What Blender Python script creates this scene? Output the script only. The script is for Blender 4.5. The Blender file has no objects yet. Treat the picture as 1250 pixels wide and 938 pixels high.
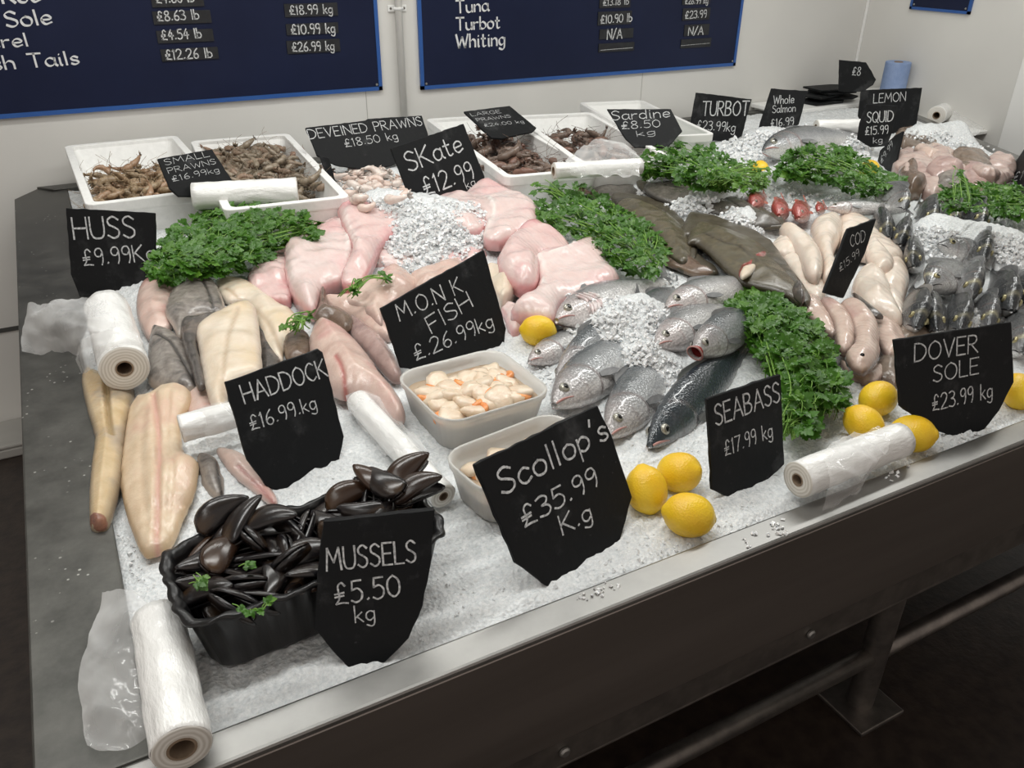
import bpy, bmesh, math, random
import numpy as np
from mathutils import Vector, Matrix, noise
from mathutils.geometry import delaunay_2d_cdt
random.seed(7)
SC = bpy.context.scene
COL = SC.collection
PI = math.pi

# ---------------------------------------------------------------- camera
R = np.array([[0.88085164, -0.22114999, 0.41856071], [-0.47330693, -0.42822737, 0.76980639], [0.00899648, -0.8761929, -0.4818766]])
FPX, CX, CY, CZ = 1005.0, 625.0, 469.0, 1.60
cam_d = bpy.data.cameras.new('camera')
cam_d.sensor_width = 36.0
cam_d.lens = FPX / 1250 * 36
cam_d.clip_start = 0.02
cam = bpy.data.objects.new('camera', cam_d)
COL.objects.link(cam)
cam.matrix_world = Matrix(((R[0, 0], -R[0, 1], -R[0, 2], 0), (R[1, 0], -R[1, 1], -R[1, 2], 0), (R[2, 0], -R[2, 1], -R[2, 2], CZ), (0, 0, 0, 1)))
SC.camera = cam
# ---------------------------------------------------------------- world, lights, exposure
W = bpy.data.worlds.new('world'); SC.world = W; W.use_nodes = True
W.node_tree.nodes['Background'].inputs[0].default_value = (.62, .55, .5, 1)
W.node_tree.nodes['Background'].inputs[1].default_value = .62
def area(name, loc, sx, sy, power, col=(.985, .985, .955), rot=(0, 0, 0)):
    d = bpy.data.lights.new(name, 'AREA'); d.shape = 'RECTANGLE'; d.size = sx; d.size_y = sy; d.energy = power; d.color = col
    o = bpy.data.objects.new(name, d); o.location = loc; o.rotation_euler = rot; COL.objects.link(o); return o
area('ceiling_strip_light', (.25, 1.0, 2.62), 1.7, .14, 14.5)
area('ceiling_strip_light', (2.4, 1.75, 2.62), 1.7, .14, 19)
area('ceiling_strip_light', (.3, 2.2, 2.62), 2.0, .14, 16)
area('ceiling_strip_light', (-.9, .2, 2.62), .14, 1.4, 4)
SC.view_settings.view_transform = 'Standard'
SC.view_settings.look = 'None'
SC.view_settings.gamma = 1
SC.view_settings.use_curve_mapping = False
SC.view_settings.exposure = 0.35

# ---------------------------------------------------------------- pixel geometry
def ray(px, py):
    d = R @ np.array([(px - CX) / FPX, (py - CY) / FPX, 1.0])
    return Vector(d)
CAM = Vector((0, 0, CZ))
def on_z(px, py, z):
    d = ray(px, py); return CAM + d * ((z - CZ) / d.z)
def on_y(px, py, y):
    d = ray(px, py); return CAM + d * (y / d.y)
def on_x(px, py, x):
    d = ray(px, py); return CAM + d * (x / d.x)
def on_plane(px, py, p0, n):
    d = ray(px, py); return CAM + d * ((p0 - CAM).dot(n) / d.dot(n))
def to_px(p):
    v = np.linalg.inv(R) @ np.array((p - CAM)[:])
    return CX + FPX * v[0] / v[2], CY + FPX * v[1] / v[2]
def tr(x0, y0, s, pts):
    return [(x0 + x * s, y0 + y * s) for x, y in pts]
def sst(a, b, x):
    t = max(0., min(1., (x - a) / (b - a))); return t * t * (3 - 2 * t)
def xr(y):  # right limit of the tray
    return (2.85 + (y - .668) * .2738 if y < 1.91 else 3.19 + (y - 1.91) * .4857 if y < 2.61 else 3.53 - (y - 2.61) * .634) + .005
def edge_fade(x, y):
    return sst(0, .16, xr(y) - x) * (1 - sst(2.72, 2.98, y))
def iceb(x, y):
    z = .838 + .035 * sst(.78, 1.35, y) + .022 * sst(1.35, 2.0, y)
    z = .838 + (z - .838) * sst(-.05, .12, x)
    return .845 + (z - .845) * edge_fade(x, y)
MOUNDS = []
def add_mound(px, py, rx, ry, h):
    p = on_z(px, py, .885); MOUNDS.append((p.x, p.y, rx, ry, h))
for m in ((500, 276, .18, .16, .052), (560, 286, .18, .14, .054), (455, 280, .12, .15, .055), (520, 310, .16, .10, .05),
          (870, 262, .15, .08, .10), (815, 238, .13, .09, .09), (905, 282, .08, .07, .06), (700, 372, .10, .05, .05), (775, 395, .11, .10, .075), (735, 415, .06, .06, .05),
          (660, 405, .05, .04, .02), (790, 440, .07, .06, .055), (850, 470, .06, .04, .02),
          (930, 180, .22, .10, .065), (1010, 184, .2, .10, .075), (1000, 165, .20, .08, .03), (960, 228, .12, .09, .07),
          (1165, 300, .12, .10, .06), (1235, 310, .12, .12, .07), (1130, 290, .08, .06, .05),
          (1170, 172, .28, .10, .07), (1120, 180, .12, .10, .05), (1190, 380, .06, .06, .03),
          (905, 290, .14, .06, .02), (955, 465, .08, .04, .01), (470, 215, .10, .1, .03), (1010, 222, .16, .06, .04)):
    add_mound(*m)
def ice(x, y):
    z = iceb(x, y); k = edge_fade(x, y)
    for mx, my, rx, ry, h in MOUNDS:
        q = ((x - mx) / rx) ** 2 + ((y - my) / ry) ** 2
        if q < 6: z += h * k * math.exp(-q * 1.3)
    return z
def hit(px, py, dz=0.0, f=iceb):
    z = .88
    for _ in range(22):
        p = on_z(px, py, z); z = .5 * z + .5 * (f(p.x, p.y) + dz)
    return on_z(px, py, z)

# ---------------------------------------------------------------- object helpers
def link(o, parent=None):
    COL.objects.link(o)
    if parent is not None: o.parent = parent
    return o
def tag(o, label, cat, group=None, kind=None):
    o['label'] = label; o['category'] = cat
    if group: o['group'] = group
    if kind: o['kind'] = kind
    return o
def thing(name, label, cat, loc, rz=0, group=None):
    o = bpy.data.objects.new(name, None); link(o); o.location = loc; o.rotation_euler = (0, 0, rz)
    o.empty_display_size = .02
    return tag(o, label, cat, group)
def mk(name, V, F, m, parent=None, org=None, smooth=True, attrs=None, label=None):
    me = bpy.data.meshes.new(name)
    if org is not None: V = [Vector(v) - Vector(org) for v in V]
    me.from_pydata([tuple(v) for v in V], [], F)
    me.update()
    if attrs:
        for k, vals in attrs.items():
            a = me.attributes.new(k, 'FLOAT', 'POINT'); a.data.foreach_set('value', np.array(vals, dtype=np.float32))
    if smooth: me.polygons.foreach_set('use_smooth', [True] * len(me.polygons))
    o = bpy.data.objects.new(name, me); link(o, parent)
    if m is not None: me.materials.append(m)
    if label: o['label'] = label
    return o
def fixn(o):
    bm = bmesh.new(); bm.from_mesh(o.data); bmesh.ops.recalc_face_normals(bm, faces=bm.faces); bm.to_mesh(o.data); bm.free(); return o
class MB:
    def __init__(s): s.V = []; s.F = []
    def add(s, V, F):
        n = len(s.V); s.V += [Vector(v) for v in V]; s.F += [tuple(i + n for i in f) for f in F]
    def box(s, a, b, M=None):
        x0, y0, z0 = a; x1, y1, z1 = b
        V = [Vector(p) for p in ((x0, y0, z0), (x1, y0, z0), (x1, y1, z0), (x0, y1, z0), (x0, y0, z1), (x1, y0, z1), (x1, y1, z1), (x0, y1, z1))]
        if M is not None: V = [M @ v for v in V]
        s.add(V, [(3, 2, 1, 0), (4, 5, 6, 7), (0, 1, 5, 4), (1, 2, 6, 5), (2, 3, 7, 6), (3, 0, 4, 7)])
    def tube(s, P, r, n=10, cap=True, close=False):
        P = [Vector(p) for p in P]; rr = r if isinstance(r, (list, tuple)) else [r] * len(P)
        V = []; up = Vector((0, 0, 1))
        for i, p in enumerate(P):
            d = (P[min(i + 1, len(P) - 1)] - P[max(i - 1, 0)]).normalized()
            a = up - d * up.dot(d)
            if a.length < .05: a = Vector((1, 0, 0)) - d * d.x
            a.normalize(); b = d.cross(a)
            for k in range(n):
                t = 2 * PI * k / n; V.append(p + (a * math.cos(t) + b * math.sin(t)) * rr[i])
        F = [(i * n + k, i * n + (k + 1) % n, (i + 1) * n + (k + 1) % n, (i + 1) * n + k) for i in range(len(P) - 1) for k in range(n)]
        if cap: F += [tuple(range(n))[::-1], tuple((len(P) - 1) * n + k for k in range(n))]
        s.add(V, F)
    def lathe(s, prof, n=24, M=None):  # prof (r,z)
        V = []; F = []
        for r, z in prof:
            for k in range(n):
                t = 2 * PI * k / n; V.append(Vector((r * math.cos(t), r * math.sin(t), z)))
        m = len(prof)
        F = [(i * n + k, i * n + (k + 1) % n, (i + 1) * n + (k + 1) % n, (i + 1) * n + k) for i in range(m - 1) for k in range(n)]
        if M is not None: V = [M @ v for v in V]
        s.add(V, F)
    def build(s, name, m, parent=None, org=None, smooth=False, bevel=0, label=None, attrs=None):
        o = mk(name, s.V, s.F, m, parent, org, smooth, attrs, label)
        fixn(o)
        if bevel:
            b = o.modifiers.new('bevel', 'BEVEL'); b.width = bevel; b.segments = 2; b.limit_method = 'ANGLE'; b.angle_limit = .6
        return o
def catmull(P, n=6, closed=False):
    P = [np.array(p, float) for p in P]; N = len(P); out = []
    if N < 3 and not closed: return [tuple(p) for p in P]
    rng = range(N) if closed else range(N - 1)
    for i in rng:
        p0 = P[(i - 1) % N] if closed or i > 0 else P[0] * 2 - P[1]
        p1 = P[i]; p2 = P[(i + 1) % N]
        p3 = P[(i + 2) % N] if closed or i + 2 < N else P[-1] * 2 - P[-2]
        for k in range(n):
            t = k / n
            out.append(tuple(.5 * ((2 * p1) + (-p0 + p2) * t + (2 * p0 - 5 * p1 + 4 * p2 - p3) * t * t + (-p0 + 3 * p1 - 3 * p2 + p3) * t ** 3)))
    if not closed: out.append(tuple(P[-1]))
    return out
def inpoly(x, y, P):
    c = False; j = len(P) - 1
    for i in range(len(P)):
        if (P[i][1] > y) != (P[j][1] > y) and x < (P[j][0] - P[i][0]) * (y - P[i][1]) / (P[j][1] - P[i][1]) + P[i][0]: c = not c
        j = i
    return c
def pdist(x, y, A, B):  # numpy distance from point to segments A->B
    d = B - A; q = np.array([x, y]) - A
    t = np.clip((q * d).sum(1) / np.maximum((d * d).sum(1), 1e-12), 0, 1)
    return np.sqrt((((A + d * t[:, None]) - [x, y]) ** 2).sum(1)).min()

# ---------------------------------------------------------------- materials
class NT:
    def __init__(s, name):
        s.m = bpy.data.materials.new(name); s.m.use_nodes = True; s.t = s.m.node_tree; s.b = s.t.nodes['Principled BSDF']
    def n(s, ty, **kw):
        o = s.t.nodes.new(ty)
        for k, v in kw.items():
            if k in o.inputs: o.inputs[k].default_value = v
            else: setattr(o, k, v)
        return o
    def l(s, a, b): s.t.links.new(a, b)
    def set(s, **kw):
        for k, v in kw.items(): s.b.inputs[k.replace('_', ' ')].default_value = v
    def coord(s): return s.n('ShaderNodeTexCoord').outputs['Object']
    def noise(s, scale, detail=4, rough=.55, vec=None, stretch=None):
        o = s.n('ShaderNodeTexNoise'); o.inputs['Scale'].default_value = scale; o.inputs['Detail'].default_value = detail; o.inputs['Roughness'].default_value = rough
        v = vec or s.coord()
        if stretch:
            mp = s.n('ShaderNodeMapping'); mp.inputs['Scale'].default_value = stretch; s.l(v, mp.inputs[0]); v = mp.outputs[0]
        s.l(v, o.inputs['Vector']); return o.outputs['Fac']
    def voro(s, scale, feature='F1'):
        o = s.n('ShaderNodeTexVoronoi'); o.feature = feature; o.inputs['Scale'].default_value = scale; s.l(s.coord(), o.inputs['Vector']); return o.outputs['Distance']
    def ramp(s, fac, stops):
        r = s.n('ShaderNodeValToRGB'); e = r.color_ramp.elements
        while len(e) < len(stops): e.new(.5)
        for k, (p, c) in enumerate(stops): e[k].position = p; e[k].color = (*c, 1) if len(c) == 3 else c
        s.l(fac, r.inputs[0]); return r.outputs[0]
    def mix(s, fac, a, b, mode='MIX'):
        o = s.n('ShaderNodeMix'); o.data_type = 'RGBA'; o.blend_type = mode
        for v, i in ((fac, 0), (a, 6), (b, 7)):
            if isinstance(v, (int, float)): o.inputs[i].default_value = v
            elif isinstance(v, tuple): o.inputs[i].default_value = (*v, 1)
            else: s.l(v, o.inputs[i])
        return o.outputs[2]
    def attr(s, name):
        o = s.n('ShaderNodeAttribute'); o.attribute_name = name; return o.outputs['Fac']
    def bump(s, fac, strength=.3, dist=.002):
        o = s.n('ShaderNodeBump'); o.inputs['Strength'].default_value = strength; o.inputs['Distance'].default_value = dist
        s.l(fac, o.inputs['Height']); s.l(o.outputs[0], s.b.inputs['Normal'])
    def col(s, c):
        if isinstance(c, tuple): s.b.inputs['Base Color'].default_value = (*c, 1)
        else: s.l(c, s.b.inputs['Base Color'])
def simple(name, c1, c2=None, scale=20, rough=.5, metal=0, bump=0, bscale=None, bd=.002, lo=.35, hi=.65, stretch=None, **kw):
    t = NT(name)
    if c2: t.col(t.ramp(t.noise(scale, stretch=stretch), [(lo, c1), (hi, c2)]))
    else: t.col(c1)
    t.set(Roughness=rough, Metallic=metal, **kw)
    if bump: t.bump(t.noise(bscale or scale * 3, stretch=stretch), bump, bd)
    return t.m
M = {}
M['wall'] = simple('white wall panel', (.70, .69, .655), (.64, .63, .60), 1.3, .45)
M['ceiling'] = simple('white ceiling', (.75, .74, .71), rough=.7)
M['floor'] = simple('dark wet floor', (.016, .010, .008), (.035, .024, .018), 26, .42, bump=.5, bscale=60)
M['kerb'] = simple('grey painted kerb', (.42, .41, .38), (.34, .33, .31), 3, .6)
M['seam'] = simple('dark seam', (.06, .06, .055), rough=.7)
t = NT('brushed steel'); nz = t.noise(5, 6, .65); n2 = t.noise(60, 3)
t.col(t.ramp(nz, [(.3, (.26, .257, .248)), (.7, (.40, .395, .38))])); t.set(Metallic=1)
t.l(t.ramp(nz, [(.3, (.40,) * 3), (.7, (.52,) * 3)]), t.b.inputs['Roughness']); t.bump(n2, .06, .001); M['steel'] = t.m
t = NT('worn steel ledge'); nz = t.noise(7, 7, .7); n2 = t.voro(70)
sp = t.ramp(n2, [(.10, (1, 1, 1)), (.17, (0, 0, 0))]); ms = t.ramp(t.noise(11, 3), [(.52, (0, 0, 0)), (.62, (1, 1, 1))])
base = t.ramp(nz, [(.32, (.060, .060, .056)), (.7, (.155, .153, .142))])
t.col(t.mix(t.mix(1., sp, ms, 'MULTIPLY'), base, (.5, .5, .47))); t.set(Metallic=.85, Roughness=.42)
t.l(t.ramp(nz, [(.3, (.36,) * 3), (.7, (.52,) * 3)]), t.b.inputs['Roughness']); t.bump(t.noise(40, 5), .12, .001); M['ledge'] = t.m
t = NT('front panel steel'); t.col(t.ramp(t.noise(3, 3, stretch=(.3, 1, 4)), [(.3, (.26, .235, .215)), (.7, (.36, .325, .30))])); t.set(Metallic=.9, Roughness=.33); M['panel'] = t.m
M['pipe_steel'] = simple('dull pipe steel', (.17, .155, .145), (.24, .22, .2), 30, .42, metal=.9)
t = NT('crushed ice'); n1 = t.noise(150, 4, .7); n2 = t.voro(170)
t.col(t.ramp(n1, [(.3, (.62, .65, .665)), (.66, (.86, .875, .875))])); t.set(Roughness=.22, IOR=1.31)
t.b.inputs['Subsurface Weight'].default_value = .12; t.b.inputs['Subsurface Radius'].default_value = (.012, .014, .015)
t.bump(t.mix(.5, n2, n1), .85, .005); M['ice'] = t.m
t = NT('clear ice chips'); t.col((.94, .955, .96)); t.set(Roughness=.16, IOR=1.31, Transmission_Weight=.16); t.b.inputs['Subsurface Weight'].default_value = .25; t.b.inputs['Subsurface Radius'].default_value = (.01, .011, .012); M['chip'] = t.m
t = NT('chalkboard slate'); n1 = t.noise(9, 6, .7); n2 = t.noise(170, 2); sm = t.ramp(n1, [(.50, (0, 0, 0)), (.80, (.45, .45, .45))]); sp = t.ramp(n2, [(.70, (0, 0, 0)), (.78, (.6, .6, .6))])
t.col(t.mix(t.mix(1., t.mix(.5, sm, sp, 'ADD'), t.ramp(t.noise(23, 3), [(.4, (0, 0, 0)), (.7, (1, 1, 1))]), 'MULTIPLY'), (.0068, .0076, .0086), (.22, .225, .23))); t.set(Roughness=.58)
t.b.inputs['Specular IOR Level'].default_value = .2; t.bump(t.noise(90, 5), .35, .0015); M['slate'] = t.m
t = NT('chalk'); t.col(t.ramp(t.noise(260, 3), [(.3, (.25, .26, .27)), (.6, (.66, .67, .675))])); t.set(Roughness=.95); M['chalk'] = t.m
M['paint'] = simple('painted lettering', (.62, .63, .64), (.72, .73, .74), 90, .5)
M['navy'] = simple('navy board face', (.0065, .0105, .034), (.009, .014, .042), 3, .38, bump=.03, bscale=200, Specular_IOR_Level=.25)
M['blue'] = simple('blue board trim', (.022, .085, .30), (.026, .10, .33), 8, .35)
M['strip'] = simple('black chalk strip', (.008, .009, .011), (.016, .017, .02), 40, .5)
M['screw'] = simple('screw metal', (.5, .5, .48), rough=.35, metal=1)
M['styro'] = simple('white polystyrene', (.86, .86, .84), (.80, .80, .78), 60, .6, bump=.2, bscale=220, bd=.001)
M['whiteplastic'] = simple('white plastic', (.82, .82, .80), rough=.4)
t = NT('translucent tub'); t.col((.90, .89, .86)); t.set(Roughness=.25, Transmission_Weight=.55, IOR=1.2); M['tub'] = t.m
t = NT('scallop liquor'); t.col((.72, .56, .40)); t.set(Roughness=.08, Transmission_Weight=.4); M['liquor'] = t.m
t = NT('bag film'); tb = t.n('ShaderNodeBsdfTransparent'); mx = t.n('ShaderNodeMixShader'); lw = t.n('ShaderNodeLayerWeight'); lw.inputs[0].default_value = .35
fz = t.noise(9, 3, .5); t.l(t.mix(.5, t.ramp(fz, [(.40, (.06,) * 3), (.60, (.34,) * 3)]), t.ramp(lw.outputs['Facing'], [(0, (.14,) * 3), (.8, (.85,) * 3)])), mx.inputs[0])
t.col((.92, .925, .92)); t.set(Roughness=.10); t.b.inputs['Specular IOR Level'].default_value = .9; t.bump(t.noise(30, 2, .5), .25, .004)
t.l(tb.outputs[0], mx.inputs[1]); t.l(t.b.outputs[0], mx.inputs[2]); t.l(mx.outputs[0], t.t.nodes['Material Output'].inputs[0]); M['film'] = t.m
t = NT('bag roll plastic'); t.col((.86, .86, .84)); t.set(Roughness=.24); t.b.inputs['Specular IOR Level'].default_value = .75; t.bump(t.noise(26, 5, .65, stretch=(1.3, 1.3, .5)), .8, .006)
t.b.inputs['Subsurface Weight'].default_value = .15; t.b.inputs['Subsurface Radius'].default_value = (.01, .01, .01); M['roll'] = t.m
t = NT('roll end layers'); wv = t.n('ShaderNodeTexWave'); wv.wave_type = 'RINGS'; wv.rings_direction = 'Z'; wv.inputs['Scale'].default_value = 60; wv.inputs['Distortion'].default_value = 1.5; t.l(t.coord(), wv.inputs[0])
t.col(t.ramp(wv.outputs['Fac'], [(0, (.60, .57, .51)), (1, (.80, .78, .73))])); t.set(Roughness=.5); M['rollend'] = t.m
M['core'] = simple('cardboard core', (.20, .14, .09), (.27, .20, .14), 60, .8)
M['blackplastic'] = simple('black plastic tray', (.0055, .0055, .006), (.009, .009, .0095), 12, .32)
t = NT('lemon peel'); t.col(t.ramp(t.noise(14, 3), [(.3, (.80, .47, .012)), (.7, (.86, .60, .03))])); t.set(Roughness=.36); t.bump(t.voro(380), .35, .0012)
t.b.inputs['Subsurface Weight'].default_value = .08; t.b.inputs['Subsurface Radius'].default_value = (.01, .006, .001); M['lemon'] = t.m
M['lemontip'] = simple('lemon stem scar', (.42, .34, .05), (.30, .28, .06), 90, .6)
t = NT('parsley leaf'); at = t.attr('tone'); t.col(t.mix(t.noise(60, 3), t.ramp(at, [(0, (.022, .075, .006)), (.5, (.050, .150, .016)), (1, (.17, .33, .04))]), (.06, .17, .014))); t.set(Roughness=.38)
tl = t.n('ShaderNodeBsdfTranslucent'); tl.inputs[0].default_value = (.10, .30, .03, 1); mx = t.n('ShaderNodeMixShader'); mx.inputs[0].default_value = .18
t.l(t.b.outputs[0], mx.inputs[1]); t.l(tl.outputs[0], mx.inputs[2]); t.l(mx.outputs[0], t.t.nodes['Material Output'].inputs[0]); M['leaf'] = t.m
M['stem'] = simple('parsley stem', (.14, .30, .04), (.22, .40, .07), 30, .4)
def flesh(name, c1, c2, c3=None, groove=(.6, .3, .25), edge=None, rough=.28, scale=18, bump=.25, sss=.12, bscale=70, streak=None, fib=0):
    t = NT(name)
    c = t.ramp(t.noise(scale, 5, .6, stretch=streak), [(.32, c1), (.66, c2)])
    if c3: c = t.mix(t.ramp(t.noise(scale * .45, 4), [(.52, (0, 0, 0)), (.68, (1, 1, 1))]), c, c3)
    if edge: c = t.mix(t.ramp(t.attr('edge'), [(.0, (1, 1, 1)), (.35, (0, 0, 0))]), c, edge)
    c = t.mix(t.attr('groove'), c, groove)
    t.col(c); t.set(Roughness=rough); t.b.inputs['Subsurface Weight'].default_value = sss; t.b.inputs['Subsurface Radius'].default_value = (.012, .005, .004)
    t.b.inputs['Specular IOR Level'].default_value = .6; t.set(Coat_Weight=.22, Coat_Roughness=.14)
    hgt = t.mix(.45, t.noise(bscale, 6, .7, stretch=streak), t.noise(bscale * 3.1, 4, .6))
    if fib:
        wv = t.n('ShaderNodeTexWave'); wv.inputs['Scale'].default_value = fib; wv.inputs['Distortion'].default_value = 7; wv.inputs['Detail'].default_value = 3; wv.inputs['Detail Scale'].default_value = .7; t.l(t.coord(), wv.inputs[0]); hgt = t.mix(.30, hgt, wv.outputs['Fac'])
    t.bump(hgt, bump * 1.7, .003); M[name] = t.m; return t.m
# ---------------------------------------------------------------- chalk lettering (own stroke alphabet)
GL = {
'A': '.7|0,0 .35,1;.35,1 .7,0;.12,.35 .58,.35', 'B': '.58|0,0 0,1;0,1 .35,.97 .47,.78 .32,.57 0,.53;0,.53 .4,.48 .55,.27 .4,.04 0,0',
'C': '.6|.58,.85 .35,1 .1,.8 0,.5 .1,.2 .35,0 .6,.15', 'D': '.65|0,0 0,1;0,1 .35,.95 .62,.7 .62,.35 .38,.06 0,0', 'E': '.5|0,0 0,1;0,1 .5,1;0,.52 .42,.52;0,0 .5,0',
'F': '.5|0,0 0,1;0,1 .5,1;0,.52 .4,.52', 'G': '.65|.6,.85 .35,1 .08,.8 0,.45 .15,.08 .4,0 .62,.2;.62,.2 .62,.45;.62,.45 .38,.45', 'H': '.62|0,0 0,1;.62,0 .62,1;0,.5 .62,.5',
'I': '.1|.05,0 .05,1', 'K': '.6|0,0 0,1;.55,1 0,.45;.12,.55 .6,0', 'L': '.48|0,1 0,0;0,0 .48,0', 'M': '.8|0,0 .1,1;.1,1 .4,.35;.4,.35 .7,1;.7,1 .8,0', 'N': '.62|0,0 0,1;0,1 .62,0;.62,0 .62,1',
'O': '.7|.35,1 .1,.82 0,.5 .1,.15 .35,0 .6,.15 .7,.5 .6,.82 .35,1', 'P': '.52|0,0 0,1;0,1 .38,.97 .52,.75 .38,.52 0,.48', 'Q': '.7|.35,1 .1,.82 0,.5 .1,.15 .35,0 .6,.15 .7,.5 .6,.82 .35,1;.42,.25 .72,-.05',
'R': '.58|0,0 0,1;0,1 .38,.97 .5,.76 .36,.54 0,.5;.18,.5 .58,0', 'S': '.52|.5,.86 .28,1 .05,.86 .08,.64 .28,.52 .48,.36 .46,.12 .24,0 0,.13', 'T': '.62|.31,0 .31,1;0,1 .62,1',
'U': '.6|0,1 0,.35 .1,.06 .3,0 .5,.06 .6,.35 .6,1', 'V': '.62|0,1 .31,0;.31,0 .62,1', 'W': '.9|0,1 .22,0;.22,0 .45,.8;.45,.8 .68,0;.68,0 .9,1',
'0': '.56|.28,1 .06,.8 0,.5 .06,.18 .28,0 .5,.18 .56,.5 .5,.8 .28,1', '1': '.2|.1,0 .12,1;.12,1 0,.82', '2': '.55|0,.8 .12,.97 .34,1 .5,.8 .4,.5 .15,.2 0,0;0,0 .56,.02', '3': '.5|0,.92 .25,1 .45,.85 .38,.62 .18,.54;.18,.54 .42,.46 .5,.22 .32,.02 0,.08',
'4': '.55|.35,1 0,.35;0,.35 .56,.38;.4,.7 .36,0', '5': '.52|.5,1 .1,1;.1,1 .06,.58;.06,.58 .32,.64 .5,.42 .44,.12 .2,0 0,.1', '6': '.5|.42,1 .15,.7 .02,.3 .14,.03 .36,.02 .48,.24 .36,.46 .16,.44 .04,.26',
'7': '.52|0,1 .52,1;.52,1 .3,.5 .16,0', '8': '.5|.25,.54 .06,.72 .1,.92 .26,1 .42,.92 .44,.72 .25,.54 .04,.32 .06,.08 .25,0 .44,.08 .48,.3 .25,.54', '9': '.48|.44,.72 .3,.52 .08,.55 .02,.8 .16,.99 .36,.98 .45,.78;.45,.78 .44,.3 .34,0',
'£': '.58|.5,.84 .36,1 .2,.88 .19,.6 .2,.3 .04,.04;.04,.04 .3,.06 .56,.02;.02,.5 .42,.53;.02,.36 .4,.39', '.': '.16|.05,.06 .1,.1', "'": '.14|.1,1.1 .04,.85', '-': '.4|.02,.45 .38,.45', '/': '.45|0,-.05 .45,1.05', '_': '.9|0,.4 .3,.44 .9,.46',
'a': '.46|.42,.5 .24,.6 .05,.48 0,.24 .12,.02 .32,.06 .44,.3;.44,.58 .44,.12 .52,0', 'b': '.44|0,1 0,0;0,.4 .2,.58 .42,.42 .42,.14 .2,0 0,.12', 'c': '.42|.42,.48 .25,.6 .06,.48 0,.28 .08,.06 .25,0 .44,.12', 'd': '.46|.44,1 .44,0;.44,.45 .24,.6 .02,.44 .02,.14 .22,0 .44,.15',
'e': '.45|.02,.3 .42,.34 .38,.54 .22,.6 .04,.46 .02,.2 .16,.01 .44,.12', 'f': '.36|.38,.92 .24,1 .14,.85 .14,0;0,.58 .32,.58', 'g': '.46|.42,.52 .22,.6 .03,.46 .03,.18 .2,.04 .42,.2;.44,.58 .42,-.15 .26,-.32 .02,-.22', 'h': '.44|0,1 0,0;0,.36 .2,.58 .38,.5 .42,.3 .42,0',
'i': '.14|.06,.58 .07,.08 .13,0;.06,.8 .08,.84', 'k': '.42|0,1 0,0;.36,.58 .02,.26;.1,.34 .42,0', 'l': '.12|.04,1 .05,0', 'm': '.72|0,.58 0,0;0,.36 .16,.58 .33,.5 .35,0;.35,.36 .5,.58 .66,.5 .7,0', 'n': '.44|0,.58 0,0;0,.36 .2,.58 .38,.5 .42,.28 .42,0',
'o': '.48|.24,.6 .05,.48 0,.28 .08,.06 .24,0 .4,.06 .48,.3 .42,.5 .24,.6', 'p': '.44|0,.58 0,-.34;0,.42 .2,.6 .42,.44 .42,.16 .2,0 0,.12', 'r': '.34|0,.58 0,0;0,.34 .14,.54 .34,.56', 's': '.36|.34,.5 .18,.6 .03,.5 .08,.34 .28,.26 .34,.1 .16,0 0,.08',
't': '.36|.14,.9 .14,.14 .24,0 .36,.06;0,.6 .32,.6', 'u': '.46|0,.58 .02,.16 .16,0 .34,.06 .42,.24;.43,.58 .44,0', 'w': '.66|0,.58 .16,0;.16,0 .33,.5;.33,.5 .5,0;.5,0 .66,.58', 'y': '.44|0,.58 .2,.05;.44,.58 .2,.0 .04,-.32', ' ': '.35|'}
def strokes(text, gap=.16):
    x = 0; out = []
    for ch in text:
        w, s = GL[ch].split('|')
        for st in s.split(';'):
            if st.strip():
                P = [tuple(map(float, q.split(','))) for q in st.split()]
                out.append([(x + a, b) for a, b in (catmull(P, 5) if len(P) > 2 else P)])
        x += float(w) + gap
    return out, x - gap
def lettering(name, lines, m, parent, org, p0, n, lift=.0011, wid=.10, pen=None, jit=.35):
    """lines: (text, (x0,y0), (x1,y1), height_px) with the baseline ends as sightings on the plane p0,n"""
    mb = MB(); n = n.normalized()
    if n.dot(CAM - p0) < 0: n = -n
    for text, a, b, hp in lines:
        A = on_plane(*a, p0, n); B = on_plane(*b, p0, n); e = (B - A)
        up = n.cross(e).normalized()
        if up.z < 0: up = -up
        q0 = to_px(A); q1 = to_px(A + up * .01); ppm = math.hypot(q1[0] - q0[0], q1[1] - q0[1]) / .01
        hm = hp / ppm; ss, w = strokes(text); ex = e / w; eu = e.normalized(); sxl = e.length / w
        for st in ss:
            P = [A + ex * x + up * (y * hm) for x, y in st]
            if len(P) == 2: P = [P[0], P[0].lerp(P[1], .5), P[1]]
            V = []
            for i, p in enumerate(P):
                d = (P[min(i + 1, len(P) - 1)] - P[max(i - 1, 0)]).normalized(); s = n.cross(d)
                if pen is None: r = hm * wid * .5 * (1 + jit * (random.random() - .5))
                else:
                    ang = math.atan2(d.dot(up), d.dot(eu)); r = hm * .5 * (pen[0] + (pen[1] - pen[0]) * abs(math.sin(ang - pen[2])))
                V += [p + s * r + n * lift, p - s * r + n * lift]
            # end caps a little longer
            d0 = (P[0] - P[1]).normalized() * hm * wid * .4; d1 = (P[-1] - P[-2]).normalized() * hm * wid * .4
            V[0] += d0; V[1] += d0; V[-1] += d1; V[-2] += d1
            k = len(V) // 2
            mb.add(V, [(2 * i, 2 * i + 1, 2 * i + 3, 2 * i + 2) for i in range(k - 1)])
    o = mk(name, mb.V, mb.F, m, parent, org, False)
    return o
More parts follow.
